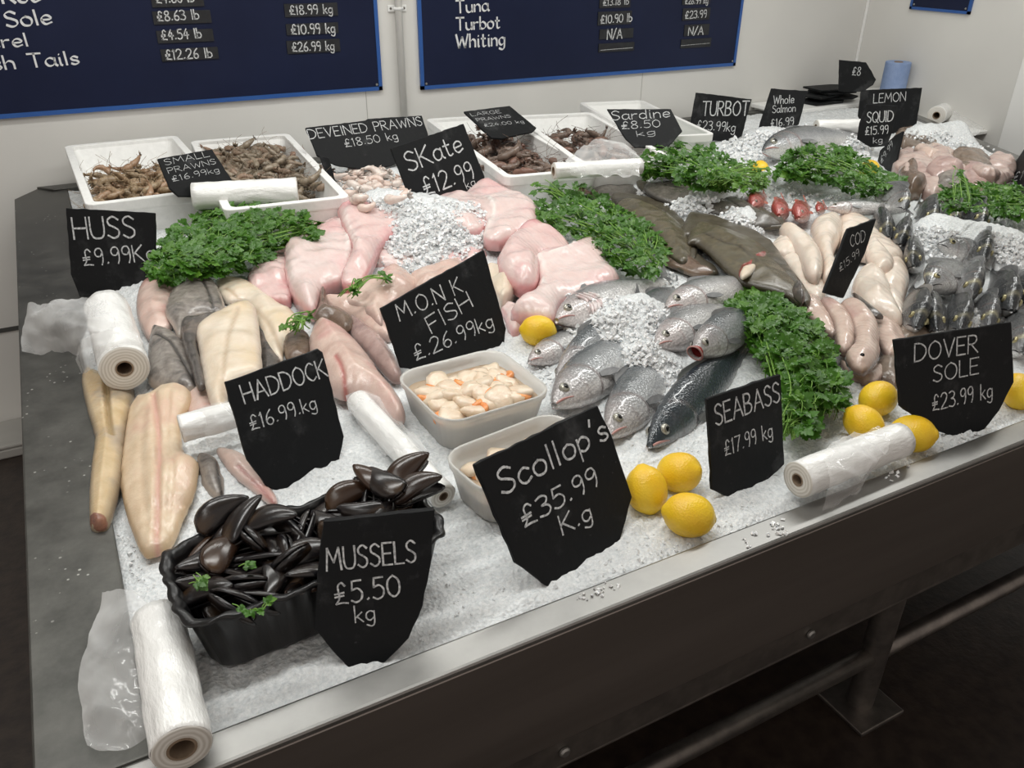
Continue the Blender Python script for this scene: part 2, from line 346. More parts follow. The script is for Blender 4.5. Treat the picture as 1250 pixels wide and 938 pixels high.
# ---------------------------------------------------------------- the room
def struct(name, mb, m, bevel=0):
    o = mb.build(name, m, bevel=bevel); o['kind'] = 'structure'; return o
WY, WX = 3.10, 3.66
b = MB(); b.box((-3.2, WY, 0), (WX + .1, WY + .1, 2.7)); struct('wall_back', b, M['wall'])
b = MB(); b.box((WX, -2.5, 0), (WX + .1, WY, 2.7)); struct('wall_right', b, M['wall'])
b = MB(); b.box((-3.2, -2.5, -.1), (WX + .1, WY + .1, 0)); struct('floor', b, M['floor'])
b = MB(); b.box((-3.2, -.4, 2.7), (WX + .1, WY + .1, 2.8)); struct('ceiling', b, M['ceiling'])
b = MB(); b.box((-3.2, WY - .22, 0), (-.02, WY, .035)); b.box((-3.2, WY - .22, .035), (-.02, WY - .2, .05)); struct('trim_1', b, M['kerb'], .006)
b = MB(); b.box((-3.2, WY - .004, .37), (-.1, WY, .385)); struct('trim_2', b, M['seam'])
b = MB()
for px in (447, 782): 
    p = on_y(px, 120, WY); b.box((p.x - .0012, WY - .0008, .3), (p.x + .0012, WY, 2.7))
struct('trim_3', b, M['kerb'])
b = MB(); b.box((WX - .012, WY - .012, .3), (WX, WY, 2.7)); struct('trim_4', b, M['whiteplastic'], .003)
# door frame at the right edge of the right wall
p = on_x(1229, 150, WX); 
b = MB(); b.box((WX - .02, p.y - .95, 0), (WX, p.y, 2.1)); o = struct('door_1', b, M['whiteplastic'], .004)
# pipe on the back wall
pp = on_y(487, 60, WY); t_ = thing('conduit_pipe', 'white vertical pipe on the wall between the two big menu boards', 'pipe', (pp.x, WY - .018, .9))
b = MB(); b.tube([(0, 0, -.1), (0, 0, 1.78)], .013, 16); b.build('pipe_run', M['wall'], t_, smooth=True)
q = on_y(483, 10, WY); b = MB(); b.tube([(-.016, .004, q.z - .9), (0, -.016, q.z - .9), (.016, .004, q.z - .9)], .006, 8); b.box((-.036, .012, q.z - .911), (-.01, .018, q.z - .889)); b.box((.01, .012, q.z - .911), (.036, .018, q.z - .889))
br = b.build('bracket', M['whiteplastic'], t_, bevel=.002)
for sx in (-.026, .026):
    b = MB(); b.lathe([(.0, .0), (.0042, 0), (.0035, .003), (0, .003)], 10, Matrix.Translation((sx, .012, q.z - .9)) @ Matrix.Rotation(PI / 2, 4, 'X')); b.build('screw', M['pipe_steel'], br)

# ---------------------------------------------------------------- the counter
LX, RX = -.166, 3.60
ct = thing('display_counter', 'long stainless steel fish counter filled with ice', 'counter', (0, .622, 0))
OG = (0, .622, 0)
b = MB(); V = [(LX, .622, .85), (RX - .55, .622, .85), (RX - .55, .668, .85), (-.055, .668, .85), (LX, .668, .85)]
def plate(name, poly, z0, z1, m, bevel=.002, parent=ct):
    b = MB(); n = len(poly); V = [(x, y, z0) for x, y in poly] + [(x, y, z1) for x, y in poly]
    b.add(V, [tuple(range(n))[::-1], tuple(range(n, 2 * n))] + [(i, (i + 1) % n, n + (i + 1) % n, n + i) for i in range(n)])
    return b.build(name, m, parent, OG, bevel=bevel)
RA = (2.90, .622); RB = (3.245, 1.90); RC = (3.585, 2.617); RD = (3.33, 3.07)
plate('front_lip', [(LX, .622), RA, (2.92, .668), (LX, .668)], .838, .85, M['steel'], .004)
plate('side_ledge', [(LX, .669), (-.055, .669), (-.055, 1.80), (-.012, 1.95), (-.012, 3.02), (-.10, 3.075), (LX, 2.975)], .838, .85, M['ledge'], .003)
plate('back_rail', [(-.10, 3.075), (-.055, 3.02), (3.27, 3.02), (3.33, 3.07)], .838, .856, M['ledge'], .002)
plate('end_rail', [RA, RB, RC, RD, (3.27, 3.02), (3.53, 2.61), (3.19, 1.91), (2.85, .668), (2.86, .63)], .838, .862, M['steel'], .003)
plate('tray_pan', [(-.06, .66), (2.86, .66), (3.2, 1.9), (3.54, 2.61), (3.28, 3.03), (-.06, 3.03)], .775, .782, M['steel'], 0)
b = MB(); b.box((LX, .622, .634), (2.9, .628, .84)); b.build('front_panel', M['panel'], ct, OG, bevel=.002)
b = MB(); b.box((LX, .628, .572), (2.9, .634, .633)); b.box((LX, .629, .566), (2.9, .66, .572)); b.build('lower_flange', M['pipe_steel'], ct, OG, bevel=.0015)
b = MB(); b.box((LX, .63, .60), (LX + .008, 2.96, .84)); b.build('side_panel', M['panel'], ct, OG, bevel=.002)
b = MB(); b.box((LX + .05, .72, .70), (2.85, 2.9, .77)); b.build('under_frame', M['pipe_steel'], ct, OG)
for i, px in enumerate((990, 690)):
    p = on_y(px, 773 if i == 0 else 905, .626); bb = MB(); bb.lathe([(0, 0), (.0085, 0), (.0085, .003), (.006, .0055), (0, .0058)], 16, Matrix.Translation((p.x, .627, .603)) @ Matrix.Rotation(PI / 2, 4, 'X'))
    bb.build('flange_bolt', M['steel'], ct, OG, smooth=False)
LEG = [(1.375, .79), (.05, .79), (2.75, .79), (.05, 2.8), (2.75, 2.8)]
for x, y in LEG:
    b = MB(); b.tube([(x, y, .012), (x, y, .72)], .03, 20); lg = b.build('leg', M['pipe_steel'], ct, OG, smooth=True)
    m_ = lg.modifiers.new('edge', 'EDGE_SPLIT'); m_.split_angle = .7
    b = MB(); b.box((x - .07, y - .07, 0), (x + .07, y + .07, .012)); b.build('foot_plate', M['pipe_steel'], lg, OG, bevel=.003)
for z, y in ((.27, .755),):
    p0 = on_y(817, 926, .79); b = MB(); b.tube([(.0, .79, p0.z - .0), (1.36, .79, p0.z)], .021, 18); b.build('foot_rail', M['pipe_steel'], ct, OG, smooth=True)
    b = MB(); b.tube([(1.38, .79, p0.z), (2.75, .79, p0.z)], .021, 18); b.build('foot_rail', M['pipe_steel'], ct, OG, smooth=True)
# ---------------------------------------------------------------- menu boards
def board(name, label, x0, x1, z0, z1, plane, tw=.014):
    if plane == 'y': f = lambda u, z, d: (u, WY - d, z)
    else: f = lambda u, z, d: (WX - d, u, z)
    root = thing(name, label, 'menu board', f((x0 + x1) / 2, z0, 0)); og = root.location.copy()
    def bx(nm, a0, a1, c0, c1, d0, d1, m, bev=0, par=root):
        b = MB(); p = Vector(f(a0, c0, d0)); q = Vector(f(a1, c1, d1))
        b.box(tuple(min(p[i], q[i]) for i in range(3)), tuple(max(p[i], q[i]) for i in range(3))); return b.build(nm, m, par, og, bevel=bev)
    bx('board_panel', x0 + .003, x1 - .003, z0 + .003, z1 - .003, .001, .010, M['navy'])
    b = MB()
    for a0, a1, c0, c1 in ((x0, x1, z0, z0 + tw), (x0, x1, z1 - tw, z1), (x0, x0 + tw, z0, z1), (x1 - tw, x1, z0, z1)):
        p = Vector(f(a0, c0, .001)); q = Vector(f(a1, c1, .0125)); b.box(tuple(min(p[i], q[i]) for i in range(3)), tuple(max(p[i], q[i]) for i in range(3)))
    b.build('edge_trim', M['blue'], root, og)
    for u in (x0 + .022, x1 - .022):
        for z in (z0 + .022, z1 - .022):
            b = MB(); b.lathe([(0, .0), (.0045, 0), (.004, .002), (0, .0026)], 10, Matrix.Translation(f(u, z, .012)) @ (Matrix.Rotation(PI / 2, 4, 'X') if plane == 'y' else Matrix.Rotation(-PI / 2, 4, 'Y')))
            b.build('screw', M['screw'], root, og)
    return root, og, bx
CAL = (.05, .185, .7)
pl = Vector((0, WY - .010, 1)); ny = Vector((0, -1, 0))
def prices(root, og, items):
    for (x0, y0, x1, y1), text, a, b_, h in items:
        A = on_plane(x0, y1, pl, ny); B = on_plane(x1, y0, pl, ny)
        b = MB(); b.box((A.x, WY - .0135, A.z), (B.x, WY - .010, B.z)); s = b.build('price_strip', M['strip'], root, og)
        lettering('lettering', [(text, a, b_, h)], M['chalk'], s, og, Vector((0, WY - .0135, 1)), ny, .0008, .13)
xa = on_y(467, 110, WY - .01).x; za = on_y(467, 110, WY - .01).z
root, og, bx = board('menu_board', 'navy menu board on the back wall left of the pipe, ending in Tails', -.75, xa, za, 1.50, 'y')
lettering('lettering', [('Roe', (4, 4), (50, 2), 22), ('Sole', (9, 33), (64, 29), 19), ('Mackerel', (-82, 64), (35, 56), 17), ('Monkfish Tails', (-108, 93), (97, 78), 18)], M['paint'], root, og, pl, ny, .0008, .1, CAL)
prices(root, og, [((186, -8, 247, 9), '£4.86 lb', (191, 4), (237, 2), 13), ((188, 12, 256, 30), '£8.63 lb', (193, 26), (243, 23), 12), ((193, 35, 259, 53), '£4.54 lb', (198, 49), (246, 46), 12), ((198, 57, 265, 75), '£12.26 lb', (203, 73), (259, 70), 12),
    ((348, 3, 411, 21), '£18.99 kg', (354, 18), (406, 16), 11), ((350, 27, 412, 43), '£10.99 kg', (356, 42), (409, 40), 12), ((351, 47, 414, 66), '£26.99 kg', (357, 63), (408, 61), 11)])
x0 = on_y(514, 109, WY - .01).x; x1 = on_y(897, 82, WY - .01).x; z0 = on_y(700, 95.5, WY - .01).z
root, og, bx = board('menu_board', 'navy menu board on the back wall listing Tuna, Turbot and Whiting', x0, x1, z0, 1.50, 'y')
lettering('lettering', [('Tuna', (557, 16), (596, 13), 15), ('Turbot', (557, 37), (610, 34), 15), ('Whiting', (557, 58.5), (616, 55), 16)], M['paint'], root, og, pl, ny, .0008, .1, CAL)
prices(root, og, [((731, -10, 770, 10), '£13.18 lb', (736, 7), (767, 5), 8), ((729, 13, 771, 31), '£10.90 lb', (733, 29), (771, 26), 10), ((731, 34, 773, 48), 'N/A', (741, 48), (759, 46.5), 12), ((730, 51, 774, 64), '_', (733, 63), (772, 60), 4),
    ((832, -12, 868, 6), '£28.99 kg', (836, 5), (864, 4), 8), ((832, 9, 867, 25), '£23.99', (836, 23), (862, 21), 9), ((834, 29, 866, 44), 'N/A', (840, 43), (858, 42), 10), ((830, 46, 868, 59), '_', (831, 57), (866, 54), 3)])
pa = on_x(1110, 11, WX - .01); pb = on_x(1183, 18, WX - .01)
board('menu_board', 'small navy board high on the right wall above the counter end', pb.y, pa.y, pa.z, pa.z + .5, 'x', .012)

# ---------------------------------------------------------------- chalk slates
def slate(label, outline, lines, top=None, tilt=22, base=None, dz=-.012, z=None, thick=.007, wid=.085, az=None, f=iceb, dist=0):
    top = top or (outline[0], outline[1])
    low = base or max(outline, key=lambda p: p[1])
    P0 = hit(*low, dz, f) if z is None else on_z(*low, z)
    if dist: P0 = P0 + (P0 - CAM).normalized() * dist
    n1 = ray(*top[0]).cross(ray(*top[1])); d = n1.cross(Vector((0, 0, 1))).normalized()
    if az is not None: d = Vector((math.cos(math.radians(az)), math.sin(math.radians(az)), 0))
    back = Vector((0, 0, 1)).cross(d)
    if back.dot(P0 - CAM) < 0: back = -back
    tl = math.radians(tilt); u = Vector((0, 0, 1)) * math.cos(tl) + back * math.sin(tl); n = d.cross(u).normalized()
    if n.dot(CAM - P0) < 0: n = -n
    Q = [on_plane(x, y, P0, n) for x, y in outline]
    # slightly knapped outline
    E = []
    for i in range(len(Q)):
        a, b_ = Q[i], Q[(i + 1) % len(Q)]; k = max(1, int((b_ - a).length / .014))
        for j in range(k):
            p = a.lerp(b_, j / k)
            if j: p = p + (b_ - a).normalized().cross(n) * random.uniform(-.0008, .0008)
            E.append(p)
    o = thing('chalk_slate', label, 'price sign', P0, 0, 'chalk price slates')
    m = len(E); V = E + [p - n * thick + (p - E[0].lerp(E[m // 2], .5)).normalized() * random.uniform(-.0015, .001) for p in E]
    F = [tuple(range(m)), tuple(range(m, 2 * m))[::-1]] + [(i, m + i, m + (i + 1) % m, (i + 1) % m) for i in range(m)]
    s = mk('slate_panel', V, F, M['slate'], o, P0, False); fixn(s)
    bv = s.modifiers.new('bevel', 'BEVEL'); bv.width = .0012; bv.segments = 1; bv.limit_method = 'ANGLE'; bv.angle_limit = 1.0
    if lines: lettering('lettering', lines, M['chalk'], o, P0, P0, n, .0007, wid)
    return o
slate('small slate chalked SMALL PRAWNS £16.99 between the white boxes', [(192, 194), (259, 182), (284, 221), (262, 240), (218, 240), (207, 230)],
      [('SMALL', (202, 202), (256, 191), 7.5), ('PRAWNS', (206, 212), (264, 200), 7), ('£16.99kg', (211, 222), (268, 210), 7)], tilt=30, base=(225, 240), z=.992)
slate('slate chalked HUSS £9.99 standing on the left steel ledge', [(80, 254), (189, 260), (190, 335), (180, 364), (97, 363), (86, 335)],
      [('HUSS', (91, 292), (166, 290), 26), ('£9.99Kg', (103, 325), (190, 318), 20)], tilt=16, z=.852, base=(130, 363))
slate('wide slate chalked DEVEINED PRAWNS with a rounded bottom edge', [(373, 156), (446, 147), (449, 145), (515, 141), (523, 165), (505, 190), (478, 202), (444, 207), (410, 202), (387, 190)],
      [('DEVEINED PRAWNS', (378, 170), (516, 153), 12), ('£18.50 kg', (422, 180), (486, 170), 10)], tilt=35, z=.93)
slate('narrow dark slate edge leaning under the DEVEINED PRAWNS sign', [(389, 189), (402, 193), (415, 240), (409, 242)], [], top=((360, 200), (400, 196)), tilt=20, dz=0)
slate('slate chalked SKATE £12.99 behind the pink skate wings', [(477, 181), (566, 151), (592, 216), (588, 232), (560, 243), (528, 250), (506, 249), (500, 240)],
      [('SKate', (500, 210), (566, 184), 24), ('£12.99', (520, 239), (580, 217), 22), ('kg', (570, 231), (581, 226), 10)], tilt=24, az=-165, dz=.04)
slate('slate chalked LARGE PRAWNS lying back over the dark prawn box', [(566, 136), (622, 129), (655, 156), (650, 161), (612, 169), (600, 168)],
      [('LARGE', (576, 142), (612, 138), 4.6), ('PRAWNS', (583, 148.5), (624, 143.5), 4.4), ('£24.00 kg', (592, 155), (640, 150), 4.4)], tilt=62, z=1.0, base=(606, 169))
slate('slate chalked SARDINE £8.50 leaning on the white fish box', [(741, 133), (819, 133), (833, 160), (815, 180), (775, 180), (764, 170)],
      [('Sardine', (747, 147), (818, 143), 11), ('£8.50', (759, 158), (806, 155), 9), ('kg', (778, 167), (800, 164), 7)], tilt=40, base=(795, 180), z=.985)
slate('slate chalked TURBOT £23.99 between the sardine and salmon signs', [(849, 113), (917, 121), (905, 166), (895, 173), (850, 171), (841, 158)],
      [('TURBOT', (857, 141), (913, 141), 17), ('£23.99kg', (850, 158), (897, 161), 11)], tilt=14, dz=.03)
slate('slate chalked Whole Salmon £16.99 beside the back ice heap', [(941, 108), (986, 111), (975, 152), (950, 164), (926, 168), (925, 158)],
      [('Whole', (944, 127), (969, 126), 10), ('Salmon', (943, 138), (971, 136), 9), ('£16.99', (941, 155), (969, 152), 9)], tilt=14, dz=.01)
slate('slate chalked LEMON standing behind the squid sign', [(1052, 110), (1126, 107), (1119, 152), (1105, 164), (1060, 164), (1048, 142)],
      [('LEMON', (1066, 126), (1105, 123), 11)], tilt=12, dz=.0)
slate('slate chalked SQUID £15.99 in front of the lemon sign', [(1058, 127), (1096, 129), (1088, 165), (1083, 178), (1063, 180), (1046, 170), (1049, 150)],
      [('SQUID', (1058, 150), (1090, 148), 13), ('£15.99', (1056, 165), (1084, 163), 10), ('kg', (1066, 175), (1077, 174), 7)], tilt=12, dz=.035)
slate('small slate seen almost edge-on in the back parsley', [(1074, 184), (1092, 166), (1102, 160), (1098, 178), (1090, 214), (1068, 210)],
      [('£9.99', (1076, 200), (1090, 178), 7)], az=-122, tilt=8, dz=.0)
slate('slate at the right end of the green parsley hedge', [(1219, 228), (1250, 182), (1290, 184), (1284, 240), (1250, 250), (1222, 240)], [('£14.99', (1235, 222), (1280, 212), 12)], az=-140, tilt=10, dz=.0)
slate('slate chalked MONK FISH £26.99 behind the full scallop tub', [(465, 376), (591, 305), (618, 401), (616, 418), (590, 442), (545, 458), (490, 449)],
      [('M.O.N K', (488, 392), (565, 356), 20), ('FISH', (527, 407), (577, 374), 20), ('£.26.99kg', (508, 441), (603, 399), 19)], tilt=24, az=-165)
slate('slate chalked HADDOCK £16.99 above the black mussel tray', [(275, 466), (388, 426), (394, 430), (420, 533), (413, 570), (377, 596), (350, 605), (326, 594), (302, 562)],
      [('HADDOCK', (299, 493), (400, 459), 23), ('£16.99.kg', (307, 526), (387, 499), 18)], tilt=24)
slate("largest slate chalked SCOLLOP'S £35.99 in front of the tubs", [(579, 567), (700, 508), (730, 495), (748, 534), (772, 607), (760, 650), (746, 697), (712, 716), (678, 723), (630, 687), (622, 667)],
      [("Scollop's", (614, 605), (743, 535), 31), ('£35.99', (640, 645), (731, 592), 25), ('K.g', (687, 653), (723, 634), 23)], tilt=28, wid=.10)
slate('slate chalked SEABASS £17.99 between lemons and bag roll', [(863, 487), (953, 457), (958, 567), (919, 605), (897, 612), (870, 598)],
      [('SEABASS', (874, 520), (952, 490), 25), ('£17.99 kg', (885, 557), (943, 533), 18)], tilt=18)
slate('slate chalked COD seen at a slant on the white fillets', [(1036, 279), (1070, 267), (1056, 310), (1030, 364), (1006, 358)],
      [('COD', (1038, 302), (1056, 294), 14), ('£15.99', (1025, 332), (1049, 312), 9)], tilt=14, dz=.03)
slate('slate chalked DOVER SOLE £23.99 at the front right among lemons', [(1092, 415), (1235, 393), (1238, 467), (1220, 502), (1196, 532), (1176, 538), (1139, 524), (1099, 496)],
      [('DOVER', (1116, 442), (1193, 430), 22), ('SOLE', (1139, 467), (1194, 456), 20), ('£23.99 kg', (1138, 502), (1211, 485), 19)], tilt=18)
slate('slate chalked MUSSELS £5.50 leaning on the black tray', [(395, 636), (531, 622), (527, 680), (516, 740), (499, 780), (470, 809), (431, 824), (420, 810), (383, 768), (387, 700)],
      [('MUSSELS', (399, 697), (508, 686), 27), ('£5.50', (410, 739), (489, 727), 26), ('kg', (434, 760), (458, 757), 20)], tilt=20, thick=.012)
# ---------------------------------------------------------------- ice
b = MB(); xs = np.arange(-.056, 3.58, .0095); ys = [.668]
while ys[-1] < 3.03: ys.append(ys[-1] + .0055 + .0035 * (ys[-1] - .66))
V = []; F = []; idx = {}
for j, y in enumerate(ys):
    for i, x in enumerate(xs):
        if x > xr(y): continue
        p = Vector((x * 34, y * 34, 0)); q = Vector((x * 110, y * 110, 3))
        dz = .0045 * noise.noise(p) + .0040 * noise.noise(q) + .0036 * noise.noise(q * 2.1)
        e = sst(.666, .70, y) * sst(-.057, -.02, x)
        idx[i, j] = len(V); V.append((x, y, ice(x, y) * e + .832 * (1 - e) + dz * (.35 + .65 * e)))
for (i, j), k in idx.items():
    if (i + 1, j) in idx and (i, j + 1) in idx and (i + 1, j + 1) in idx: F.append((k, idx[i + 1, j], idx[i + 1, j + 1], idx[i, j + 1]))
tag(mk('crushed_ice', V, F, M['ice']), 'bed of white crushed ice filling the steel counter tray', 'ice', kind='stuff')
def shards(mb, p, s):
    a = [Vector((random.uniform(.5, 1), 0, 0)), Vector((0, random.uniform(.4, .9), 0)), Vector((0, 0, random.uniform(.35, .8)))]
    rot = Matrix.Rotation(random.uniform(0, 6.3), 3, 'Z') @ Matrix.Rotation(random.uniform(-.8, .8), 3, 'X') @ Matrix.Rotation(random.uniform(-.8, .8), 3, 'Y')
    C_ = [(-1, -1, -1), (1, -1, -1), (1, 1, -1), (-1, 1, -1), (-1, -1, 1), (1, -1, 1), (1, 1, 1), (-1, 1, 1)]
    V = []
    for c in C_:
        v = a[0] * c[0] + a[1] * c[1] + a[2] * c[2]; k = random.uniform(.55, 1.0)
        V.append(p + rot @ (v * (s * .5 * k)))
    mb.add(V, [(3, 2, 1, 0), (4, 5, 6, 7), (0, 1, 5, 4), (1, 2, 6, 5), (2, 3, 7, 6), (3, 0, 4, 7)])
# ---------------------------------------------------------------- slabs of flesh (fillets, wings, flatfish)
def slab_mesh(outline, dz, thick, r=.02, grooves=(), bow=None, nz=(.005, 24), smooth=5, f=iceb, cells=30, droop=0, closed=True, flat=.62, jag=.0026, big=0):
    P2 = catmull(outline, smooth, True) if smooth > 1 else outline
    Q = [hit(x, y, dz + thick * .45, f) for x, y in P2]
    if jag:
        c0 = sum(Q, Vector()) / len(Q); sd0 = random.uniform(0, 90)
        Q = [p + Vector((p.x - c0.x, p.y - c0.y, 0)).normalized() * (jag * (noise.noise(p * 55 + Vector((sd0, 0, 0))) + .8 * noise.noise(p * 140))) for p in Q]
    # drop near-duplicate points
    q = [Q[0]]
    for p in Q[1:]:
        if (p - q[-1]).length > .0022: q.append(p)
    if (q[0] - q[-1]).length < .0022: q.pop()
    xy = [(p.x, p.y) for p in q]; A = np.array(xy); B = np.roll(A, -1, 0)
    x0, y0 = A.min(0); x1, y1 = A.max(0); st = max(.0028, min(x1 - x0, y1 - y0) / cells)
    pts = [Vector(p) for p in xy]; n = len(pts)
    i = 0; y = y0 + st * .5
    while y < y1:
        x = x0 + st * (.5 if i % 2 else .15)
        while x < x1:
            if inpoly(x, y, xy) and pdist(x, y, A, B) > st * .45: pts.append(Vector((x, y)))
            x += st
        y += st * .87; i += 1
    # extra ring near the border for a full rounded rim
    v2, _, fs, _, _, _ = delaunay_2d_cdt(pts, [(k, (k + 1) % n) for k in range(n)], [], 1, 1e-6)
    G = []
    for pl_, wd, dp in grooves:
        g = [hit(px, py, dz + thick, f) for px, py in catmull(pl_, 4)]; g = np.array([(p.x, p.y) for p in g]); G.append((g[:-1], g[1:], wd, dp))
    Vt = []; ed = []; gr = []
    seed = random.uniform(0, 50)
    for v in v2:
        x, y = v.x, v.y; d = pdist(x, y, A, B); k = min(1, d / r)
        k2 = sst(0, 1, min(1, d / (r * 2.4))); h = thick * (flat * math.sqrt(max(0, 1 - (1 - k) ** 2)) + (1 - flat) * k2); s = 0
        for g0, g1, wd, dp in G:
            e = math.exp(-(pdist(x, y, g0, g1) / wd) ** 2); h -= dp * e * k
            s = max(s, e if dp < 0 or G[0][2] == wd and G[0][3] == dp else 0)
        h += nz[0] * noise.noise(Vector((x * nz[1], y * nz[1], seed))) * k
        if big: h += big * (noise.noise(Vector((x * 7, y * 7, seed + 9))) + .5 * abs(noise.noise(Vector((x * 16, y * 16, seed + 3))))) * (.25 + .75 * k)
        if bow: h += bow(x, y)
        Vt.append(Vector((x, y, f(x, y) + dz + h - droop * (1 - k)))); ed.append(k); gr.append(s)
    m = len(Vt); V = Vt + [Vector((p.x, p.y, min(p.z - .001, f(p.x, p.y) + dz - .004 - abs(big) + (bow(p.x, p.y) if bow else 0) - droop * (1 - ed[i])))) for i, p in enumerate(Vt)]
    F = [tuple(t) for t in fs] + [tuple(a + m for a in t[::-1]) for t in fs]
    cnt = {}
    for t in fs:
        for a, b_ in zip(t, list(t[1:]) + [t[0]]): cnt[(a, b_)] = 1
    for (a, b_) in list(cnt):
        if (b_, a) not in cnt: F.append((b_, a, a + m, b_ + m))
    c = sum(Vt, Vector()) / m; c.z = min(v.z for v in V)
    return V, F, {'edge': ed + ed, 'groove': gr + gr}, c
def slab(name, label, cat, outline, dz, thick, m, group=None, **kw):
    V, F, at, c = slab_mesh(outline, dz, thick, **kw)
    o = mk(name, V, F, M[m], None, c, True, at); fixn(o); o.location = c
    return tag(o, label, cat, group)
def slab_part(name, root, outline, dz, thick, m, **kw):
    V, F, at, c = slab_mesh(outline, dz, thick, **kw)
    return fixn(mk(name, V, F, M[m], root, root.location, True, at))
# ---------------------------------------------------------------- round fish
PROF = {
 'bass': [(0, .012, .010, .012), (.015, .022, .018, .017), (.05, .043, .036, .030), (.10, .064, .056, .046), (.16, .083, .073, .055), (.23, .098, .087, .061), (.33, .110, .097, .066), (.46, .106, .094, .064), (.60, .084, .073, .050), (.72, .058, .048, .033), (.82, .037, .030, .020), (.88, .030, .026, .014), (.91, .032, .029, .009)],
 'bream': [(0, .016, .014, .014), (.015, .034, .026, .024), (.05, .072, .050, .044), (.10, .112, .080, .060), (.17, .150, .108, .074), (.25, .176, .128, .082), (.36, .184, .138, .084), (.48, .166, .128, .074), (.61, .120, .098, .054), (.72, .074, .062, .033), (.82, .040, .036, .018), (.88, .033, .030, .012), (.91, .036, .033, .008)],
 'mullet': [(0, .014, .012, .014), (.02, .036, .022, .026), (.06, .066, .040, .040), (.12, .092, .060, .054), (.20, .108, .078, .062), (.32, .112, .090, .064), (.46, .102, .084, .058), (.60, .078, .066, .044), (.72, .054, .046, .030), (.82, .036, .030, .018), (.91, .030, .028, .008)],
}
def fish_mat(name, back, mid, belly, gill, scale_c=(.5, .5, .5), metal=.14, rough=.24, band=None, head=None):
    t = NT(name)
    dv = t.attr('dv'); du = t.attr('du'); nz = t.noise(30, 4)
    ma = t.n('ShaderNodeMath'); ma.operation = 'MULTIPLY_ADD'; t.l(nz, ma.inputs[0]); ma.inputs[1].default_value = .16; t.l(dv, ma.inputs[2])
    c = t.ramp(ma.outputs[0], [(.20, belly), (.50, mid), (.76, tuple(.5 * a + .5 * b_ for a, b_ in zip(mid, back))), (.97, back)])
    if head: c = t.mix(t.ramp(du, [(.10, (1, 1, 1)), (.25, (0, 0, 0))]), c, t.mix(.55, c, head))
    if band: c = t.mix(t.attr('band'), c, band)
    c = t.mix(t.attr('gl'), c, gill)
    vc = t.n('ShaderNodeTexVoronoi'); vc.inputs['Scale'].default_value = 210; t.l(t.coord(), vc.inputs['Vector'])
    c = t.mix(.38, c, t.mix(1., c, t.ramp(vc.outputs['Distance'], [(.1, (1.25, 1.25, 1.25)), (.7, (.35, .35, .36))]), 'MULTIPLY'))
    c = t.mix(t.ramp(t.noise(14, 5, .7, stretch=(.5, 1.5, 1.5)), [(.42, (0, 0, 0)), (.75, (.34, .34, .34))]), c, tuple(.5 * a for a in mid)); t.col(c)
    t.set(Metallic=metal, Roughness=rough, Coat_Weight=.4, Coat_Roughness=.08); t.b.inputs['Specular IOR Level'].default_value = .7
    v = t.n('ShaderNodeTexVoronoi'); v.inputs['Scale'].default_value = 1; mp = t.n('ShaderNodeMapping'); mp.inputs['Scale'].default_value = (230, 230, 230); t.l(t.coord(), mp.inputs[0]); t.l(mp.outputs[0], v.inputs['Vector'])
    t.bump(v.outputs['Distance'], .45, .002); M[name] = t.m
fish_mat('sea bass skin', (.055, .068, .078), (.50, .52, .53), (.88, .86, .84), (.20, .13, .12), head=(.58, .52, .50))
fish_mat('blue sea bass skin', (.022, .032, .042), (.085, .105, .12), (.52, .52, .52), (.12, .09, .09))
fish_mat('pale bass skin', (.12, .135, .145), (.68, .67, .66), (.90, .87, .85), (.36, .20, .19), head=(.72, .62, .60))
fish_mat('sea bream skin', (.020, .024, .028), (.15, .155, .16), (.80, .79, .77), (.05, .04, .04), band=(.22, .205, .14))
fish_mat('silver bream skin', (.07, .075, .08), (.36, .36, .36), (.74, .73, .71), (.2, .12, .11), band=(.44, .41, .26))
fish_mat('red mullet skin', (.40, .060, .050), (.58, .17, .14), (.78, .52, .46), (.40, .03, .03), metal=.05)
fish_mat('salmon skin', (.05, .06, .065), (.40, .41, .42), (.80, .79, .77), (.4, .25, .23))
M['eye'] = simple('silver fish iris', (.50, .50, .46), (.34, .32, .26), 90, .15, metal=.5)
M['eye_gold'] = simple('gold fish iris', (.40, .36, .20), (.25, .22, .12), 90, .15, metal=.4)
M['pupil'] = simple('dark pupil', (.004, .004, .005), rough=.06)
M['fin'] = simple('grey fin', (.10, .105, .11), (.24, .24, .24), 80, .3, stretch=(.2, 1, 1))
M['redfin'] = simple('red fin', (.50, .09, .06), (.66, .26, .2), 60, .35)
M['mouthred'] = simple('red mouth flesh', (.20, .018, .018), (.34, .05, .045), 50, .25)
M['lip'] = simple('pink lip', (.44, .20, .18), (.52, .30, .27), 60, .3)
M['gillwhite'] = simple('white gill rakers', (.74, .70, .68), (.58, .44, .43), 90, .3)
def interp(pr, t):
    for a, b_ in zip(pr, pr[1:]):
        if t <= b_[0]:
            k = (t - a[0]) / (b_[0] - a[0]); k2 = k
            return [a[i] + (b_[i] - a[i]) * k2 for i in (1, 2, 3)]
    return list(pr[-1][1:])
